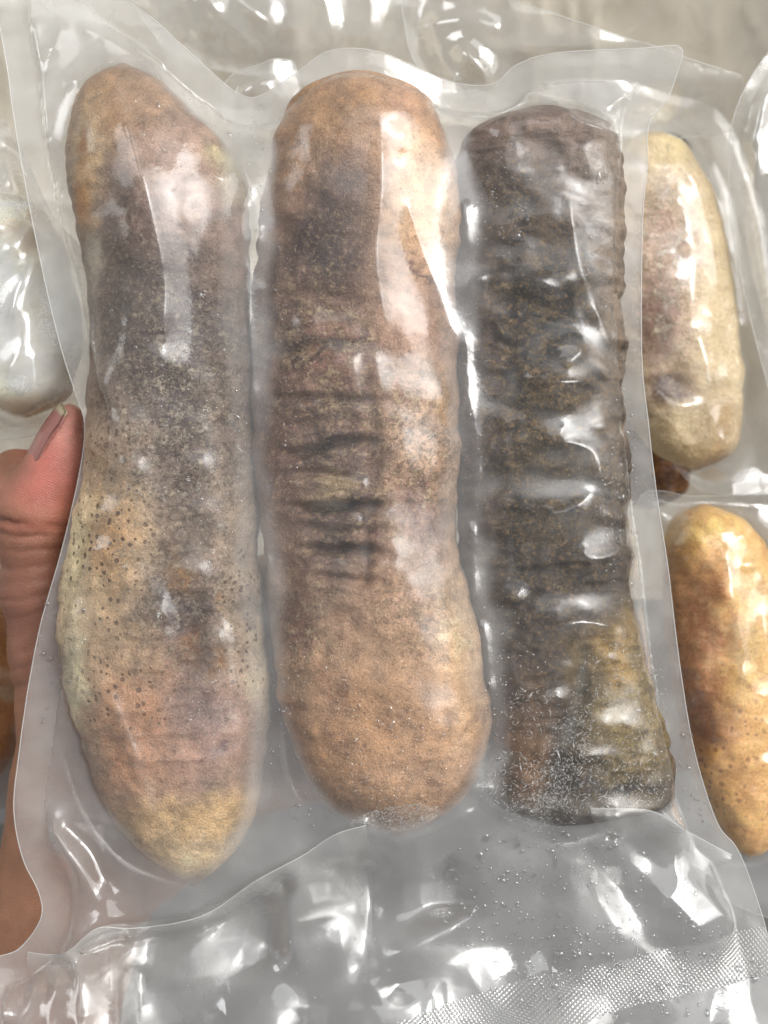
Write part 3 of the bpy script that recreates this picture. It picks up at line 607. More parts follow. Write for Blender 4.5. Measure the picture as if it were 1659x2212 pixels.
# ------------------------------------------------------------------ the held bag
OUT = [(5, -60, .006), (20, 180, .006), (55, 400, .005), (95, 600, .005), (130, 745, .004), (160, 840, .004), (181, 905, .005), (181, 960, .005), (168, 1040, .004), (133, 1190, .003), (90, 1340, .003), (62, 1480, .003), (42, 1620, .003), (30, 1745, .003),
       (48, 1850, .003), (84, 1930, .003), (88, 1985, .002), (40, 2050, .002), (-40, 2085, .003), (-60, 2200, .009), (-60, 2330, .016), (800, 2330, .018), (1700, 2330, .018), (1690, 2160, .010), (1655, 2010, .004), (1620, 1900, .002), (1590, 1830, .002), (1548, 1775, .002), (1502, 1630, .002), (1470, 1450, .002), (1442, 1220, .002), (1420, 1080, .002), (1400, 910, .002), (1386, 760, .002), (1388, 480, .002), (1398, 360, .002), (1402, 270, .003),
       (1440, 215, .004), (1458, 170, .005), (1470, 102, .007), (1380, 104, .007), (1200, 114, .005), (1115, 140, .003), (1065, 182, .001), (980, 180, .0), (890, 140, .003), (820, 113, .005), (760, 103, .006), (700, 114, .005), (640, 158, .003), (560, 208, .001), (520, 206, .001), (475, 172, .003), (390, 95, .005), (330, 40, .006), (265, -5, .006), (200, -60, .006)]
RID = [
    ([(240, 130), (262, 215), (318, 430), (352, 600), (348, 745)], .0016, .12), ([(245, 138), (300, 160), (390, 215), (470, 285)], .0012, .2), ([(505, 318), (540, 403), (524, 480), (540, 760), (552, 960)], .0016, .08), ([(440, 372), (540, 403)], .001, .3),
    ([(225, 1480), (270, 1590), (345, 1795)], .0016, .2), ([(330, 1895), (390, 1840), (455, 1805)], .0018, .25), ([(130, 1790), (190, 1770), (260, 1790), (312, 1835)], .002, .2),
    ([(465, 252), (560, 205), (650, 165), (760, 150), (830, 143)], .0018, .1), ([(820, 240), (822, 420), (812, 560), (838, 740)], .0012, .2), ([(870, 390), (905, 520), (950, 640), (990, 760), (1015, 880)], .0008, .2), ([(830, 145), (960, 190), (1120, 200), (1190, 215), (1240, 240)], .0022, .15), 
    ([(1190, 212), (1250, 260), (1340, 305), (1352, 420), (1345, 560)], .0018, .1), ([(1310, 240), (1350, 210), (1368, 222), (1335, 262)], .0025, .15), ([(1230, 420), (1250, 560), (1300, 700), (1335, 800)], .001, .2), ([(1340, 480), (1330, 640), (1345, 900), (1360, 1000)], .0012, .1),
    ([(1180, 765), (1235, 742), (1255, 760), (1205, 795)], .0016, .2), ([(1180, 822), (1230, 828), (1275, 822)], .0014, .3), ([(1165, 925), (1200, 945), (1225, 905)], .0015, .3), ([(1190, 965), (1240, 960), (1290, 985), (1300, 1060)], .0016, .2), ([(1165, 1115), (1230, 1105), (1282, 1068), (1262, 1110), (1250, 1160)], .0017, .15), ([(1250, 1165), (1275, 1210), (1340, 1190), (1360, 1130)], .0012, .2), ([(1190, 1370), (1250, 1345), (1340, 1358)], .0018, .25),
    ([(1150, 1520), (1200, 1505), (1225, 1530)], .0016, .3), ([(1005, 640), (1040, 600), (1055, 590)], .0012, .3), ([(1130, 860), (1005, 700), (1010, 850), (1030, 980), (1020, 1110)][1:], .0010, .1), ([(1040, 1330), (1055, 1450), (1060, 1560)], .001, .2),
    ([(800, 1830), (900, 1812), (985, 1770), (1060, 1745)], .003, .2), ([(690, 1830), (720, 1850), (790, 1835)], .0022, .3), ([(1480, 1480), (1490, 1600), (1478, 1760)], .0012, .2),
    ([(70, 30), (90, 170), (105, 350), (145, 500), (180, 700), (186, 850)], .0012, .05), ([(140, 40), (95, 175)], .002, .2), ([(150, 50), (250, 95), (380, 160), (465, 250)], .0015, .1),
]
_r = random.Random(5)
def radiate(cu, cv, ru, rv, a0, a1, n, l0, l1, h0, h1):
    for _ in range(n):
        a = math.radians(_r.uniform(a0, a1)); l = _r.uniform(l0, l1); x0, y0 = cu + ru * math.cos(a), cv - rv * math.sin(a)
        b = a + _r.uniform(-.35, .35); x1, y1 = x0 + l * math.cos(b), y0 - l * math.sin(b); bx = _r.uniform(-.12, .12) * l
        RID.append(([(x0, y0), ((x0 + x1) / 2 - bx * math.sin(b), (y0 + y1) / 2 - bx * math.cos(b)), (x1, y1)], _r.uniform(h0, h1), .35))
radiate(300, 250, 150, 110, 40, 150, 7, 40, 90, .0007, .0014); radiate(770, 260, 170, 110, 35, 145, 8, 35, 80, .0007, .0014); radiate(1180, 320, 150, 100, 20, 150, 8, 35, 90, .0007, .0015)
radiate(420, 1780, 130, 110, 190, 340, 10, 60, 130, .0010, .002); radiate(850, 1690, 170, 110, 200, 340, 9, 50, 110, .001, .002); radiate(1260, 1690, 180, 60, 190, 350, 10, 50, 120, .001, .0022)
for _ in range(16): 
    y = _r.uniform(350, 1650); RID.append(([(1335 + (y - 350) * .06, y), (1365 + (y - 350) * .06, y + _r.uniform(-20, 30))], _r.uniform(.0006, .0012), .4))
for _ in range(14):
    y = _r.uniform(400, 1500); x = _r.choice((560, 1005)) + (y - 400) * .02; RID.append(([(x, y), (x + _r.uniform(-8, 8), y + _r.uniform(40, 130))], _r.uniform(.0006, .0012), .4))
PUF = [(460, 2120, 220, 110, 0, .002)]
# creases of the empty tail: rows (u, v, millimetres over the neutral sheet)
CRE = [
    [(1240, 1782, 9.5), (1330, 1850, 8.5), (1450, 1950, 6.5), (1545, 2030, 3)], [(1310, 1795, 7), (1400, 1855, 6), (1520, 1935, 4.2), (1600, 1995, 1.5)], [(1270, 1742, 10), (1400, 1745, 9), (1480, 1790, 7), (1570, 1840, 3)], [(1262, 1840, 6), (1340, 1925, 4.6), (1440, 2035, 1.4)],
    [(1255, 1868, 7.5), (1300, 1950, 6), (1355, 2045, 2.5)], [(1262, 1905, 6), (1278, 1980, 4.4), (1300, 2070, 1.2)], [(1255, 1868, 7.5), (1247, 1950, 5.5), (1235, 2090, 2)], [(1170, 1915, 2.5), (1172, 2000, 1.5), (1185, 2090, .8)],
    [(1080, 1908, 7.5), (1130, 1890, 6.5), (1200, 1868, 6.5), (1255, 1866, 7.5)], [(1015, 1762, 11), (1040, 1840, 9.5), (1080, 1905, 7.5), (1070, 1960, 6.5), (960, 2012, 5), (830, 2065, 2)], [(1105, 1840, 7.4), (1185, 1815, 6.8)], [(1010, 1960, 3), (930, 1960, 2), (860, 2000, 1.5)], [(980, 1850, 4), (960, 1910, 3)], [(850, 2105, .6), (980, 2055, .8), (1090, 2030, 1), (1110, 2090, .8)],
    [(100, 2055, 3), (145, 2051, 5), (215, 1996, 8), (300, 1996, 8.5), (440, 1970, 9), (555, 1896, 9.5), (655, 1842, 10.5), (725, 1797, 12), (790, 1785, 14)], [(110, 2085, .5), (235, 2030, .5), (310, 2028, .6), (455, 2003, .6), (575, 1932, .8), (625, 1900, 2)],
    [(660, 1862, 8.4), (636, 1930, 8.2), (622, 1990, 7.8), (630, 2050, 6), (665, 2085, 3)], [(725, 1872, 6.2), (744, 1960, 5.0), (740, 2050, 3.2)], [(790, 1880, 3), (800, 1960, 1.5), (780, 2080, .8)], [(590, 1980, 2), (580, 2060, 1)],
    [(150, 2074, 7), (180, 2110, 8), (186, 2212, 8.5)], [(235, 2084, 6), (256, 2130, 6), (268, 2212, 6.2)], [(300, 2100, 1.5), (310, 2200, 1.5)], [(52, 2072, 6.5), (22, 2130, 8), (-5, 2220, 8.5)], [(74, 2100, 6.2), (70, 2150, 6.4), (62, 2220, 6.6)], [(125, 2110, 6.8), (120, 2220, 7.2)],
    [(262, 2010, 6), (280, 2030, 6), (285, 2060, 4)], [(310, 2010, 3), (312, 2060, 2)], [(400, 2110, 2), (520, 2090, 2.5), (640, 2120, 2)], [(420, 2180, 1), (600, 2170, 1)], [(760, 2120, 2.8), (880, 2085, 2.2)],
    [(120, 1790, 5), (160, 1850, 6.5), (212, 1935, 4.5)], [(150, 1780, 2), (200, 1830, 2), (240, 1900, 2)], [(215, 1935, 5), (170, 1990, 4.5), (110, 2040, 3)], [(160, 1940, 1), (120, 1990, .8)],
]
bag = Bag(OUT, [c1, c2, c3], h=0.00035, ridges=RID, puffs=PUF, inner=[(600, 1400, 0), (1000, 600, 0), (1020, 1300, 0), (330, 2020, -.004), (540, 1990, -.005), (760, 1880, -.006), (1000, 1880, -.005), (1350, 1850, -.004), (400, 2150, .003), (900, 2130, .005), (700, 2100, .003), (1300, 2090, .005), (1500, 2050, .004), (1150, 2010, .0)], crinkle=0.0006, seed=4, tail=(1740, 1830), creases=CRE)
root = empty('vacuum_bag', None)
tag(root, 'large clear vacuum bag held up by the hand, three sea cucumbers inside', 'bag')
def band_mask(u, v):
    e1 = 2212 + (u - 640) * -0.213 + 14 * np.sin(u / 300)
    return (v > e1) & (v < e1 + 95) & (u < 1690)
bag.build(root, (FILM, SEAL, BAND), band=band_mask)

# the lip where the pouch bends over its empty tail: a doubled fold of film
def fold(pts, width, lift, drop):
    c = smooth_curve(pts, 16); n = len(c); m = 14
    T = np.gradient(c, axis=0); T /= np.linalg.norm(T, axis=1)[:, None]; Nn = np.c_[T[:, 1], -T[:, 0]]      # plan normal, upwards
    e = np.clip(np.minimum(np.arange(n), n - 1 - np.arange(n)) / (0.12 * n), 0, 1)
    V = []; gp = []
    for k in range(m):
        f = k / (m - 1); w = width * (0.25 + 0.75 * e) 
        q = c + Nn * (w * f)[:, None] * np.array([1, 1])
        x, y, z, gx, gy, ok = bag.at(q[:, 0], q[:, 1])
        gp.append(np.full(n, 0.9 * (1 - f) ** 1.5)); V.append(np.c_[x, y, z + lift * (1 - f) ** 2 * e + 0.0003 + drop * math.sin(f * math.pi)])
    V = np.array(V); F = np.array([[a * n + b, a * n + b + 1, (a + 1) * n + b + 1, (a + 1) * n + b] for a in range(m - 1) for b in range(n - 1)])
    o = mesh_obj('film_fold', V.reshape(-1, 3), F, FILM, root, attrs={'gap': np.concatenate(gp), 'seal': np.zeros(m * n)})
    tube('fold_edge', V[0], 0.00011, EDGE, o)
fold([(60, 2056), (145, 2051), (215, 1998), (300, 1996), (440, 1970), (555, 1896), (655, 1842), (725, 1797), (790, 1782)], -150, .0022, .0008)
fold([(1275, 1745), (1400, 1748), (1480, 1792), (1580, 1846)], -60, .001, .0008)

# ------------------------------------------------------------------ droplets and ice on the held bag
def dome(nr=8):
    V = [(math.cos(a), math.sin(a), 0.0) for a in np.linspace(0, 2 * math.pi, nr, endpoint=False)]
    V += [(0.72 * math.cos(a), 0.72 * math.sin(a), 0.62) for a in np.linspace(0, 2 * math.pi, nr, endpoint=False)]
    V.append((0, 0, 0.95)); F = []
    for i in range(nr):
        j = (i + 1) % nr; F += [(i, j, nr + j), (i, nr + j, nr + i), (nr + i, nr + j, 2 * nr)]
    return np.array(V), np.array(F)
def flake():
    V = np.array([(1, 0, 0), (-1, 0, 0), (0.1, .35, 0), (-.1, -.35, 0), (0, 0, .5), (0, 0, -.3)])
    F = np.array([(0, 2, 4), (2, 1, 4), (1, 3, 4), (3, 0, 4), (2, 0, 5), (1, 2, 5), (3, 1, 5), (0, 3, 5)])
    return V, F
def scatter(name, tmpl, u, v, ra, rb, hz, ang, mat, lift=0.0, tilt=0.0, smooth=True, target=None, wob=0.0):
    x, y, z, gx, gy, ok = target.at(u, v); n = len(u)
    N = np.c_[-gx, -gy, np.ones(n)]; N /= np.linalg.norm(N, axis=1)[:, None]
    N = N + tilt * rng.normal(0, 1, (n, 3)); N /= np.linalg.norm(N, axis=1)[:, None]
    A = np.c_[np.cos(ang), np.sin(ang), 0 * ang]; A -= N * (A * N).sum(1)[:, None]; A /= np.linalg.norm(A, axis=1)[:, None]; B = np.cross(N, A)
    P = np.c_[x, y, z] + N * lift
    TV, TF = tmpl; k = len(TV)
    T = TV[None] * (1 + wob * rng.normal(0, 1, (n, k, 1)))
    V = P[:, None] + T[..., 0:1] * ra[:, None, None] * A[:, None] + T[..., 1:2] * rb[:, None, None] * B[:, None] + T[..., 2:3] * hz[:, None, None] * N[:, None]
    V = V[ok]; n = len(V)
    F = (np.arange(n)[:, None, None] * k + TF[None]).reshape(-1, 3)
    return mesh_obj(name, V.reshape(-1, 3), F, mat, smooth=smooth)
def water_material():
    k = NT('water_drop')
    g = k.n('ShaderNodeBsdfGlass', {'IOR': 1.33, 'Roughness': 0.02, 'Color': (1, 1, 1)}).outputs[0]
    t = k.n('ShaderNodeBsdfTransparent').outputs[0]
    gl = k.n('ShaderNodeBsdfGlossy', {'Roughness': 0.03}).outputs[0]
    b = k.n('ShaderNodeMixShader', {0: 0.55, 1: g, 2: t}).outputs[0]
    return k.surf(k.n('ShaderNodeMixShader', {0: k.schlick(0.14), 1: b, 2: gl}).outputs[0])
def ice_material():
    k = NT('ice_flakes')
    p = k.n('ShaderNodeBsdfPrincipled', {'Base Color': (0.86, 0.85, 0.82), 'Roughness': 0.3, 'Alpha': 0.62}).outputs[0]
    return k.surf(p)
WATER, ICE = water_material(), ice_material()
def cloud(n, cu, cv, ru, rv, a=0):
    r = np.sqrt(rng.random(n)); t = rng.random(n) * 2 * math.pi; x = ru * r * np.cos(t); y = rv * r * np.sin(t); c, s_ = math.cos(math.radians(a)), math.sin(math.radians(a))
    return np.c_[cu + x * c - y * s_, cv + x * s_ + y * c]
pts = [(cloud(420, 1250, 1980, 320, 180, 15), .34), (cloud(260, 1350, 2110, 300, 100), .36), (cloud(330, 480, 1530, 90, 90), .15), (cloud(420, 680, 1580, 110, 210), .16), (cloud(330, 850, 1640, 150, 110), .17), (cloud(200, 1110, 1500, 70, 240), .2), (cloud(160, 1090, 430, 60, 130), .16),
       (cloud(150, 1300, 500, 50, 220), .2), (cloud(150, 1340, 1080, 40, 260), .22), (cloud(120, 1480, 1700, 70, 120), .24), (cloud(150, 360, 300, 110, 120), .17), (cloud(120, 620, 800, 40, 300), .14), (cloud(140, 1030, 900, 30, 500), .15), (cloud(160, 420, 950, 130, 300), .2), (cloud(90, 560, 350, 25, 130), .15), (cloud(40, 130, 1400, 60, 220), .34), (cloud(70, 600, 2080, 350, 90), .16)]
U = np.vstack([p for p, _ in pts]); R = np.concatenate([np.full(len(p), r) for p, r in pts]) * 0.85e-3 * np.exp(rng.normal(0, .42, len(U)))
big = np.array([(495, 290, .9), (241, 672, 1.0), (292, 750, .8), (375, 268, .5), (862, 517, .55), (205, 800, .9), (350, 790, .6), (366, 1205, .6), (128, 1485, .8), (112, 1475, .55), (93, 1560, .6), (125, 1368, .5)])
U = np.vstack([U, big[:, :2]]); R = np.r_[R, big[:, 2] * 0.62e-3]
e = np.exp(np.abs(rng.normal(0, .35, len(U))))
dr = scatter('water_droplets', dome(), U[:, 0], U[:, 1], R * e, R, R * 0.75, rng.random(len(U)) * math.pi, WATER, lift=0.00003, target=bag, wob=.08)
tag(dr, 'fine clear water droplets beaded all over the held bag', 'droplets', kind='stuff')
fp = [(cloud(900, 1215, 1640, 50, 130, 20), .32), (cloud(900, 1340, 1560, 110, 190), .34), (cloud(700, 1290, 1700, 160, 60), .36), (cloud(2600, 852, 1770, 100, 28, -10), .22), (cloud(420, 1120, 1690, 90, 70), .38), (cloud(160, 1150, 1540, 60, 60), .4), (cloud(500, 1170, 1760, 80, 40), .26), (cloud(520, 440, 880, 120, 270), .2), (cloud(200, 1330, 440, 40, 170), .22), (cloud(160, 1330, 1110, 50, 90), .3), (cloud(160, 840, 1690, 130, 80), .22), (cloud(500, 700, 780, 110, 240), .15), (cloud(500, 890, 980, 90, 280), .15), (cloud(80, 640, 340, 60, 70), .2), (cloud(250, 1400, 1490, 40, 220), .26)]
U = np.vstack([p for p, _ in fp]); R = np.concatenate([np.full(len(p), r) for p, r in fp]) * 1e-3 * np.exp(rng.normal(0, .4, len(U)))
ice = scatter('ice_crystals', flake(), U[:, 0], U[:, 1], R * (.5 + .7 * rng.random(len(U))), R * .34, R * .3, rng.random(len(U)) * math.pi, ICE, lift=-0.00012, tilt=0.3, smooth=False, target=bag, wob=.15)
tag(ice, 'white frost needles under the film of the held bag', 'frost', kind='stuff')
fl = np.array([(515, 968, .5), (430, 1045, .35), (405, 1035, .5), (438, 636, .6), (408, 718, .6), (375, 775, .8), (440, 900, .4), (355, 1080, .35), (275, 1222, .5), (345, 1330, .6), (460, 1192, .45), (485, 1045, .3), (427, 1058, .3), (400, 748, .45), (345, 660, .3), (520, 975, .4), (300, 940, .4), (445, 885, .4)])
fu = np.repeat(fl, 7, 0); fu[:, :2] += rng.normal(0, 3.2, (len(fu), 2))
cr = scatter('frost_crumbs', flake(), fu[:, 0], fu[:, 1], fu[:, 2] * .75e-3, fu[:, 2] * .6e-3, fu[:, 2] * .5e-3, rng.random(len(fu)) * math.pi, ICE, lift=-0.0001, tilt=.5, smooth=False, target=bag, wob=.3)
tag(cr, 'loose white ice crumbs on the spotted sea cucumber', 'frost', kind='stuff')

# ------------------------------------------------------------------ the other bags in the box
M_PALE = flesh_material('pale_olive_skin', lin(170, 140, 96), lin(244, 234, 206), lin(190, 160, 118), lin(240, 226, 184), sss=0.25, rough=0.35)
M_ORANGE = flesh_material('orange_skin', lin(140, 88, 52), lin(236, 204, 150), lin(186, 124, 72), lin(238, 190, 110), sss=0.3, rough=0.35, bump=0.4, pore_scale=520)
M_CREAM = flesh_material('cream_skin', lin(190, 170, 130), lin(244, 238, 220), lin(200, 184, 140), lin(240, 232, 206), sss=0.25, rough=0.35)
def bg_disp(seed, a=0.0018):
    return lambda u, v: a * fbm(u / 60, v / 80, seed, 3) - 0.0006 * (1 - ridged(u / 60, v / 70, seed + 3, 3))
def pack(outline, table, zc, ht, mat, blobs, base, cuc_label, bag_label, ridges, pores=(), frost=(), mott=(), seed=0, puffs=(), kappa=320, group=None, crinkle=.0008, film=None):
    cu = Cucumber(table, zc, ht, ht * .9, bg_disp(seed + 70), seed=seed)
    o = cu.build('sea_cucumber', mat, blobs, base, pores, frost, mott, na=90); tag(o, cuc_label, 'sea cucumber', 'sea cucumbers in the bags lying in the box')
    rr = random.Random(seed); T = np.array(sorted(table), float); ridges = list(ridges)
    for _ in range(26):
        v0 = rr.uniform(T[1, 0], T[-2, 0]); ul = np.interp(v0, T[:, 0], T[:, 1]); ur = np.interp(v0, T[:, 0], T[:, 2]); u0 = ul + (ur - ul) * rr.uniform(.1, .95); an = rr.uniform(0, 6.28); l = rr.uniform(25, 90)
        ridges.append(([(u0, v0), (u0 + .5 * l * math.cos(an) + rr.uniform(-6, 6), v0 + .5 * l * math.sin(an)), (u0 + l * math.cos(an), v0 + l * math.sin(an))], rr.uniform(.0006, .0016), .35))
    b = Bag([(u, v, zc + dz) for u, v, dz in outline], [cu], h=0.0006, zb=zc, ridges=ridges, crinkle=crinkle, seed=seed + 100, puffs=puffs, kappa=kappa, seal_w=.003)
    r = empty('vacuum_bag', None); tag(r, bag_label, 'bag', 'vacuum bags lying in the box')
    film = film or BGFILM; b.build(r, (film, film, film), edge_r=.00007)
    return cu, b
# dark one underneath
cu = Cucumber([(880, 1380, 1420), (920, 1340, 1470), (1000, 1320, 1500), (1060, 1330, 1490), (1100, 1370, 1440)], -0.085, .012, .012, bg_disp(60), seed=40)
tag(cu.build('sea_cucumber', M_ORANGE, [(1440, 1000, 50, 50, (110, 66, 30))], (104, 64, 34), na=80), 'dark brown sea cucumber half hidden beneath the pale one', 'sea cucumber', 'sea cucumbers in the bags lying in the box')
pack([(1300, 170, -.01), (1440, 200, -.012), (1560, 250, -.02), (1640, 420, -.022), (1680, 640, -.022), (1720, 900, -.02), (1740, 1030, -.004), (1740, 1066, -.002), (1660, 1068, -.0), (1560, 1066, .002), (1500, 1050, .0), (1440, 985, .0), (1390, 930, 0), (1280, 900, 0), (1240, 600, 0), (1260, 250, 0)],
     [(272, 1400, 1440), (300, 1335, 1485), (400, 1290, 1545), (500, 1288, 1572), (600, 1298, 1590), (700, 1310, 1603), (800, 1330, 1612), (900, 1370, 1612), (960, 1410, 1600), (1000, 1450, 1570), (1015, 1490, 1530)], -0.045, .013, M_PALE,
     [(1430, 600, 60, 190, (220, 184, 168)), (1450, 842, 48, 36, (112, 70, 50), 1), (1410, 700, 30, 90, (150, 110, 96)), (1460, 300, 60, 50, (218, 196, 140)), (1560, 600, 40, 250, (214, 190, 144)), (1550, 930, 60, 70, (176, 142, 90)), (1480, 960, 60, 60, (214, 192, 146))], (222, 200, 160),
     'pale olive sea cucumber beside the upper right edge of the held bag', 'bag with wrinkled film around the pale olive sea cucumber',
     [([(1440, 380), (1480, 470), (1500, 560), (1490, 700)], .002, .2), ([(1400, 560), (1450, 540), (1495, 500)], .002, .2), ([(1400, 640), (1450, 600), (1500, 560)], .0018, .2), ([(1400, 720), (1460, 640), (1500, 580)], .0018, .2), ([(1395, 820), (1440, 870), (1490, 880), (1540, 860)], .0025, .2), ([(1500, 700), (1530, 800), (1520, 880)], .002, .2), ([(1480, 330), (1530, 480), (1560, 640)], .0012, .2)],
     frost=((1430, 600, 70, 200),), seed=11)
pack([(1380, 1078, .004), (1500, 1072, .005), (1600, 1070, .005), (1760, 1070, .005), (1830, 1300, 0), (1830, 1700, 0), (1740, 1960, 0), (1600, 1960, 0), (1480, 1840, 0), (1400, 1600, 0), (1370, 1300, 0)],
     [(1088, 1505, 1555), (1115, 1465, 1610), (1180, 1438, 1665), (1300, 1445, 1700), (1400, 1452, 1712), (1500, 1466, 1720), (1600, 1480, 1722), (1700, 1505, 1716), (1780, 1545, 1696), (1840, 1590, 1668), (1862, 1620, 1645)], -0.035, .015, M_ORANGE,
     [(1510, 1450, 50, 200, (206, 142, 96)), (1620, 1350, 60, 220, (246, 196, 108)), (1540, 1140, 80, 50, (246, 200, 92)), (1520, 1330, 40, 80, (190, 128, 78)), (1620, 1650, 70, 140, (236, 184, 100)), (1530, 1560, 40, 60, (150, 104, 88))], (240, 182, 96),
     'orange frozen sea cucumber beside the lower right edge of the held bag', 'bag of tight film around the orange sea cucumber',
     [([(1560, 1160), (1580, 1300), (1600, 1420), (1605, 1520)], .002, .12), ([(1570, 1330), (1590, 1460), (1570, 1600)], .0015, .2), ([(1440, 1170), (1470, 1130), (1540, 1110)], .0015, .2), ([(1420, 1090), (1440, 1150), (1425, 1190)], .003, .2)], pores=((1540, 1650, 120, 200, .8), (1500, 1400, 80, 150, .4)), frost=((1600, 1300, 100, 200), (1480, 1400, 60, 200, .7)), seed=12)
pack([(-160, 250, 0), (-20, 240, .0), (50, 330, -.002), (110, 460, -.004), (190, 560, -.006), (210, 700, -.006), (190, 860, -.008), (110, 930, -.010), (0, 950, -.010), (-160, 960, -.01)],
     [(410, -20, 40), (440, -70, 85), (520, -100, 130), (640, -110, 160), (760, -100, 165), (850, -70, 140), (900, 0, 80)], -0.014, .013, M_CREAM,
     [(60, 500, 50, 50, (150, 104, 60)), (100, 700, 70, 150, (255, 250, 232)), (60, 900, 60, 60, (210, 190, 140))], (254, 247, 226),
     'cream white sea cucumber at the left edge just above the thumb', 'crumpled shiny bag around the cream sea cucumber',
     [([(0, 560), (60, 500), (110, 430)], .003, .2), ([(20, 700), (50, 620), (90, 540)], .004, .2), ([(0, 820), (50, 760), (60, 660)], .003, .2), ([(60, 900), (80, 800), (60, 740)], .003, .2), ([(0, 400), (50, 360), (70, 330)], .003, .2), ([(10, 640), (100, 600)], .002, .2)], seed=13, crinkle=.004, kappa=90, film=HAZY, puffs=((20, 400, 120, 100, 20, .008), (30, 620, 90, 120, 30, .016)))
pack([(-260, 1130, 0), (-60, 1140, 0), (60, 1180, 0), (90, 1400, 0), (80, 1700, 0), (-60, 1800, 0), (-260, 1780, 0)],
     [(1180, -130, -60), (1230, -190, 0), (1320, -210, 36), (1420, -220, 46), (1540, -220, 44), (1640, -190, 20), (1720, -120, -40)], -0.05, .014, M_ORANGE,
     [(10, 1400, 50, 120, (200, 140, 60)), (0, 1500, 30, 20, (206, 190, 160))], (190, 132, 64),
     'amber sea cucumber glimpsed behind the wrist at the left edge', 'bag film around the amber sea cucumber behind the wrist', [([(-60, 1480), (0, 1470), (60, 1490)], .003, .2)], seed=14)
# empty tails of further bags at the top
def tail(outline, zb, ridges, puffs, label, seed, crinkle=.001):
    b = Bag([(u, v, zb + dz) for u, v, dz in outline], [], h=0.0006, zb=zb, ridges=ridges, puffs=puffs, crinkle=crinkle, seed=seed, kappa=60, seal_w=.004)
    r = empty('vacuum_bag', None); tag(r, label, 'bag', 'vacuum bags lying in the box'); b.build(r, (BGFILM, BGFILM, BGFILM))
tail([(868, -80, 0), (875, 60, 0), (905, 150, 0), (1000, 260, 0), (1300, 300, 0), (1560, 300, -.01), (1590, 250, 0), (1600, 175, .008), (1598, 160, .01), (1560, 142, .012), (1300, 62, .014), (1040, -30, .012), (960, -90, .006)], -0.04,
     [([(905, 70), (940, 140), (1010, 190)], .005, .2), ([(900, 60), (1000, 40), (1100, 70)], .003, .2), ([(980, 90), (1040, 150), (1060, 200)], .004, .2), ([(1040, -20), (1180, 30), (1330, 85), (1480, 130), (1570, 150)], .005, .1)], [(1000, 150, 120, 70, 20, .006)], 'empty clear bag tail with shiny rolled rim behind the held bag', 21, crinkle=.0004)
tail([(1800, 20, 0), (1720, 60, .0), (1640, 140, .0), (1590, 240, 0), (1572, 340, -.004), (1580, 480, -.006), (1610, 640, -.008), (1650, 800, -.008), (1700, 960, -.008), (1800, 980, 0)], -0.03, [([(1660, 230), (1610, 340), (1600, 480), (1630, 640)], .004, .2), ([(1700, 100), (1640, 250), (1640, 420)], .004, .2)], [(1680, 500, 70, 300, 0, .006)], 'hazy beige bag standing along the box wall at the right edge', 23)
tail([(230, -160, 0), (600, -170, .004), (930, -160, 0), (905, 40, 0), (880, 150, -.004), (760, 190, -.006), (600, 170, -.006), (430, 140, -.006), (330, 70, 0)], -0.055,
     [([(420, -60), (455, 10), (500, 60), (560, 110)], .006, .2), ([(455, -80), (520, 0), (600, 60)], .004, .2), ([(640, -100), (700, 0), (720, 120)], .005, .2), ([(780, -100), (800, 20), (780, 120)], .004, .2), ([(350, -60), (420, 60), (470, 110)], .004, .2)], [(560, 20, 200, 80, 10, .005)], 'crumpled clear bag lying flat behind the top edge of the held bag', 24, crinkle=.0012)
tail([(488, 180, 0), (560, 135, .004), (610, 120, .005), (640, 150, 0), (640, 260, 0), (500, 280, 0)], -0.03, [([(490, 180), (550, 150), (600, 130)], .002, .2)], [(560, 200, 60, 50, 0, .003)], 'small folded clear bag corner peeking out in the notch of the held bag', 22)

# ------------------------------------------------------------------ the hand
def skin_material():
    k = NT('skin'); co = k.n('ShaderNodeTexCoord').outputs['Object']
    pig = k.attr('pigment_shade').outputs['Color']
    n1 = k.noise(co, 160, 4, 0.6); n2 = k.noise(co, 1400, 3, 0.6)
    c = k.mixc(1.0, pig, k.n('ShaderNodeMapRange', {0: n1, 1: 0.25, 2: 0.75, 3: 0.84, 4: 1.14}).outputs[0], 'MULTIPLY')
    vo = k.n('ShaderNodeTexVoronoi', {'Vector': co, 'Scale': 1100.0}, feature='DISTANCE_TO_EDGE').outputs['Distance']
    mp = k.n('ShaderNodeMapping', {'Vector': co, 'Rotation': (0, 0, math.radians(24))}).outputs[0]
    wv = k.n('ShaderNodeTexWave', {'Vector': mp, 'Scale': 560.0, 'Distortion': 1.5, 'Detail': 1.0, 'Detail Scale': 0.4}, bands_direction='Y').outputs['Fac']
    pr = k.attr('print').outputs['Fac']
    h = k.math('MULTIPLY_ADD', k.ramp(vo, 0.0, 0.12), 0.35, k.math('MULTIPLY', n2, 0.5))
    h = k.math('ADD', h, k.math('MULTIPLY', k.math('MULTIPLY', wv, pr), 0.9))
    bm = k.n('ShaderNodeBump', {'Strength': 0.45, 'Distance': 0.0004, 'Height': h}).outputs[0]
    return k.surf(k.n('ShaderNodeBsdfPrincipled', {'Base Color': c, 'Roughness': 0.46, 'Normal': bm, 'Subsurface Weight': 0.22, 'Subsurface Radius': (1.0, 0.35, 0.2), 'Subsurface Scale': 0.003}).outputs[0])
def nail_material():
    k = NT('nail'); co = k.n('ShaderNodeTexCoord').outputs['Object']
    f = k.attr('free').outputs['Fac']
    c = k.mixc(f, lin(164, 112, 104), lin(186, 172, 142))
    return k.surf(k.n('ShaderNodeBsdfPrincipled', {'Base Color': c, 'Roughness': 0.22, 'Subsurface Weight': 0.15, 'Subsurface Scale': 0.001}).outputs[0])

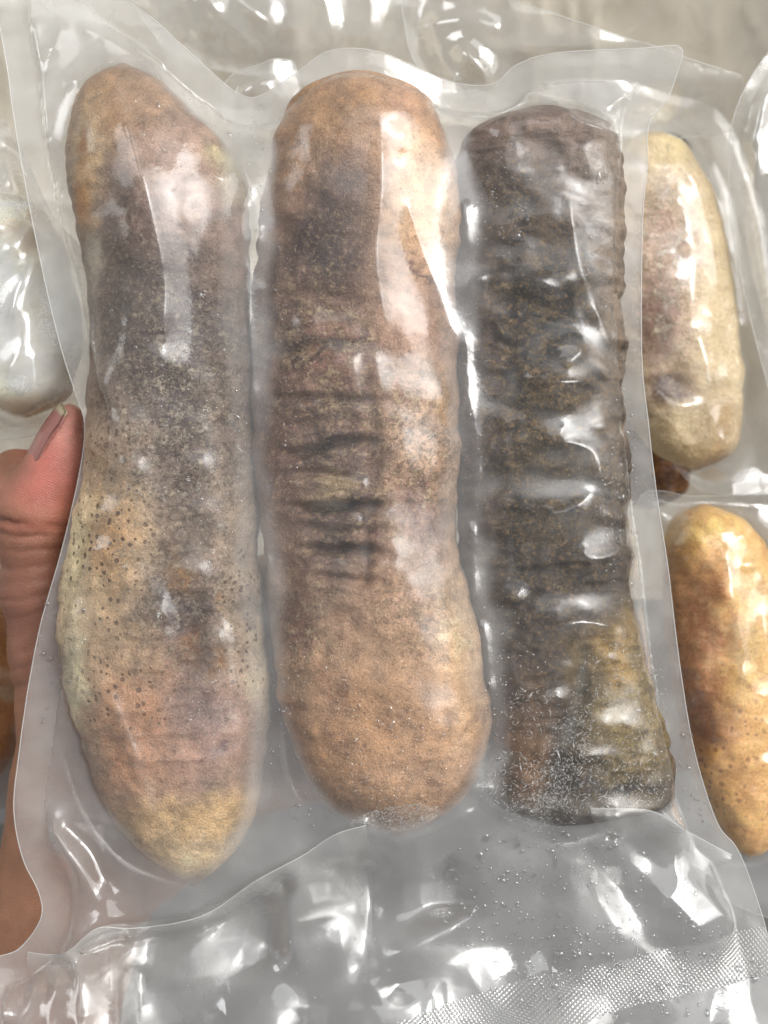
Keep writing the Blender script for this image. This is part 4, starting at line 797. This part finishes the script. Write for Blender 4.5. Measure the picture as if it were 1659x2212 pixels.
def surface_nets(f, lo, h):
    """f: (nx,ny,nz) field, negative inside"""
    ins = f < 0; nx, ny, nz = f.shape
    cor = [(a, b, c) for a in (0, 1) for b in (0, 1) for c in (0, 1)]
    sub = lambda a, d: a[d[0]:nx - 1 + d[0], d[1]:ny - 1 + d[1], d[2]:nz - 1 + d[2]]
    cnt = sum(sub(ins, c).astype(np.int8) for c in cor); act = (cnt > 0) & (cnt < 8)
    idx = np.full(act.shape, -1, np.int64); I = np.argwhere(act); idx[act] = np.arange(len(I))
    acc = np.zeros((len(I), 3)); num = np.zeros(len(I)); val = {c: sub(f, c)[act] for c in cor}
    for a in cor:
        for ax in range(3):
            if a[ax] == 1: continue
            b = list(a); b[ax] = 1; b = tuple(b); fa, fb = val[a], val[b]; m = (fa < 0) != (fb < 0)
            t = fa[m] / (fa[m] - fb[m]); p = np.repeat(np.array(a, float)[None], m.sum(), 0); p[:, ax] = t
            acc[m] += p; num[m] += 1
    V = (I + acc / num[:, None]) * h + lo
    Fs = []
    for ax in range(3):
        o1, o2 = [(1, 2), (2, 0), (0, 1)][ax]
        sl0 = [slice(None)] * 3; sl1 = [slice(None)] * 3; sl0[ax] = slice(0, -1); sl1[ax] = slice(1, None)
        a, b = ins[tuple(sl0)], ins[tuple(sl1)]
        for flip, m in ((False, a & ~b), (True, ~a & b)):
            E = np.argwhere(m); E = E[(E[:, o1] > 0) & (E[:, o2] > 0) & (E[:, o1] < f.shape[o1] - 1) & (E[:, o2] < f.shape[o2] - 1)]
            def at(d1, d2):
                q = E.copy(); q[:, o1] += d1; q[:, o2] += d2; return idx[q[:, 0], q[:, 1], q[:, 2]]
            Q = np.stack([at(-1, -1), at(0, -1), at(0, 0), at(-1, 0)], -1)
            Fs.append(Q[:, ::-1] if flip else Q)
    return V, np.vstack(Fs)
def build_hand():
    prims = []       # (A, B, ra, rb)
    def chain(pts):
        q = [(W(u, v, z), r * 1e-3) for u, v, z, r in pts]
        for (a, ra), (b, rb) in zip(q[:-1], q[1:]): prims.append((a, b, ra, rb))
    chain([(150, 903, -.004, 3.4), (130, 975, -.005, 5.0), (110, 1035, -.006, 6.8), (82, 1092, -.0075, 9.0), (76, 1150, -.009, 8.2), (84, 1270, -.012, 8.4), (104, 1410, -.014, 8.6), (140, 1535, -.018, 11), (170, 1700, -.024, 16), (150, 1960, -.028, 19), (70, 2230, -.032, 20), (-80, 2600, -.036, 24)])
    chain([(152, 922, -.010, 3.6), (133, 985, -.012, 5.2), (105, 1055, -.014, 6.8), (84, 1140, -.016, 8.0)])
    chain([(34, 1010, -.012, 4.6), (26, 1055, -.011, 6.4), (50, 1105, -.010, 7.5)])
    chain([(160, 1760, -.032, 14), (330, 1580, -.038, 13), (420, 1400, -.038, 11)])
    chain([(160, 1900, -.036, 15), (330, 1720, -.040, 13), (450, 1600, -.039, 11)])
    chain([(150, 1960, -.036, 15), (320, 1840, -.040, 12), (420, 1790, -.038, 10)])
    for (k0, k1, k2, k3) in (((420, 1360), (600, 1270), (760, 1240), (880, 1240)), ((440, 1480), (640, 1420), (830, 1400), (970, 1400)), ((440, 1600), (650, 1560), (830, 1545), (960, 1550)), ((420, 1720), (590, 1670), (740, 1650), (850, 1650))):
        chain([(*k0, -.037, 9.5), (*k1, -.035, 8.6), (*k2, -.0265, 8.0), (*k3, -.0235, 6.8)])
    h = 0.0008; lo = np.array([W(-330, 0)[0], W(0, 2560)[1], -.062]); hi = np.array([W(1060, 0)[0], W(0, 860)[1], .012])
    n = ((hi - lo) / h).astype(int) + 1
    ax = [lo[i] + np.arange(n[i]) * h for i in range(3)]
    f = np.full(tuple(n), 0.02); kk = 0.0035
    for A, B, ra, rb in prims:
        m = max(ra, rb) + 0.012; a0 = np.minimum(A, B) - m; a1 = np.maximum(A, B) + m
        s_ = [slice(max(int((a0[i] - lo[i]) / h), 0), max(min(int((a1[i] - lo[i]) / h) + 2, n[i]), 0)) for i in range(3)]
        x, y, z = np.meshgrid(ax[0][s_[0]], ax[1][s_[1]], ax[2][s_[2]], indexing='ij')
        if x.size == 0: continue
        ab = B - A; t = np.clip(((x - A[0]) * ab[0] + (y - A[1]) * ab[1] + (z - A[2]) * ab[2]) / (ab @ ab), 0, 1)
        d = np.sqrt((x - A[0] - ab[0] * t) ** 2 + (y - A[1] - ab[1] * t) ** 2 + (z - A[2] - ab[2] * t) ** 2) - (ra + (rb - ra) * t)
        g = f[tuple(s_)]; hh = np.clip(0.5 + 0.5 * (g - d) / kk, 0, 1)
        f[tuple(s_)] = g * (1 - hh) + d * hh - kk * hh * (1 - hh)
    V, F = surface_nets(f, lo, h)
    # relax a little, then press the joint creases into the skin
    E = np.vstack([F[:, [0, 1]], F[:, [1, 2]], F[:, [2, 3]], F[:, [3, 0]]])
    for _ in range(4):
        acc = np.zeros_like(V); c = np.zeros(len(V)); np.add.at(acc, E[:, 0], V[E[:, 1]]); np.add.at(acc, E[:, 1], V[E[:, 0]]); np.add.at(c, E[:, 0], 1); np.add.at(c, E[:, 1], 1)
        V = V * .5 + .5 * acc / c[:, None]
    fn = np.cross(V[F[:, 2]] - V[F[:, 0]], V[F[:, 3]] - V[F[:, 1]]); N = np.zeros_like(V)
    for i in range(4): np.add.at(N, F[:, i], fn)
    N /= np.linalg.norm(N, axis=1)[:, None] + 1e-12
    kz = S * (D - V[:, 2]) / D; u = V[:, 0] / kz + CX; v = CY - V[:, 1] / kz
    d = np.zeros(len(V)); front = np.clip(N[:, 2] * 1.5 + .3, 0, 1)
    for (c0, sl, cv, dep, wd) in ((1132, .10, .00065, .0016, 9), (1160, .05, .0009, .0007, 7), (1192, .0, .0012, .0008, 8), (1226, -.06, .0012, .0006, 7), (1258, -.10, .001, .0008, 8), (1292, -.16, .001, .0007, 7), (1330, -.2, .0008, .0008, 8), (1372, -.22, .0008, .0007, 7), (1405, -.25, .0006, .0006, 6), (1440, -.25, .0006, .0008, 8), (1480, -.28, .0006, .0006, 7), (1525, -.3, .0005, .0007, 8)):
        vc = c0 + sl * (u - 60) - cv * (u - 60) ** 2 + 6 * fbm(u / 40, v / 90, 5, 2)
        d -= dep * (1.0 if c0 == 1132 else 0.85) * np.exp(-((v - vc) / (wd * .7)) ** 2) * front * (np.abs(u - 60) < 220) * np.clip(.55 + .9 * fbm(u / 70 + c0, v / 200 + c0, 6, 2), 0, 1.2)
    d += 0.0003 * fbm(u / 30, v / 30, 77, 3) * front
    V = V + N * d[:, None]
    base = lin(168, 120, 92); C = np.repeat(base[None], len(V), 0)
    def put(cu, cv, ru, rv, col, s=0.9):
        nonlocal C
        f_ = (np.exp(-(((u - cu) / ru) ** 2 + ((v - cv) / rv) ** 2) ** 1.2) * s)[:, None]; C = C * (1 - f_) + lin(*col)[None] * f_
    put(60, 1300, 170, 230, (146, 98, 80)); put(110, 1040, 90, 110, (204, 132, 114)); put(150, 920, 55, 60, (230, 162, 146)); put(165, 985, 45, 70, (230, 162, 146)); put(105, 1000, 50, 56, (196, 108, 98), .6); put(90, 1060, 80, 40, (180, 98, 86), .5); put(10, 1000, 45, 40, (128, 86, 66)); put(60, 1135, 120, 14, (150, 86, 66), .6)  # light painted into the skin: pad's right edge lightened, left knuckle darkened
    pr = np.exp(-(((u - 150) / 70) ** 2 + ((v - 985) / 110) ** 2))
    o = mesh_obj('hand', V, F, skin_material(), attrs={'print': pr}, cols={'pigment_shade': C})
    tag(o, 'bare hand gripping the edge of the bag from behind, thumb upright', 'hand')
    # thumb nail: a curved plate, the free edge standing past the finger tip
    B = W(57, 1008, -.0045); T = W(139, 873, -.0045); L = T - B; ln = np.linalg.norm(L); L /= ln
    Nn = np.array([-.86, .40, .34]); Nn -= L * (Nn @ L); Nn /= np.linalg.norm(Nn); Cc = np.cross(L, Nn)
    nu, nv = 26, 22; VV = []; fr = []
    for lay in (0, 1):
        for a in np.linspace(0, 1, nu):
            ww = 1 - 0.30 * (1 - sstep(0, .22, a)) - 0.12 * sstep(.78, 1, a)
            for b in np.linspace(-1, 1, nv):
                ph = b * 0.72 * ww; R_ = 0.0088
                p = B + L * ln * (a - 0.06 * b * b * sstep(.4, 1, a)) + R_ * (math.sin(ph) * Cc + (math.cos(ph) - 1) * Nn) + Nn * (0.0011 + 0.0007 * math.sin(a * math.pi) - lay * 0.0005)
                VV.append(p); fr.append(float(sstep(.86, .90, a - .05 * b * b)))
    Fq = []; off = nu * nv
    for i in range(nu - 1):
        for j in range(nv - 1):
            q = [i * nv + j, (i + 1) * nv + j, (i + 1) * nv + j + 1, i * nv + j + 1]; Fq.append(q); Fq.append([k + off for k in q[::-1]])
    rim = [i * nv for i in range(nu)] + [(nu - 1) * nv + j for j in range(1, nv)] + [i * nv + nv - 1 for i in range(nu - 2, -1, -1)] + [j for j in range(nv - 2, 0, -1)]
    for a, b in zip(rim, rim[1:] + rim[:1]): Fq.append([a, b, b + off, a + off])
    mesh_obj('thumb_nail', np.array(VV), np.array(Fq), nail_material(), o, attrs={'free': fr})
build_hand()
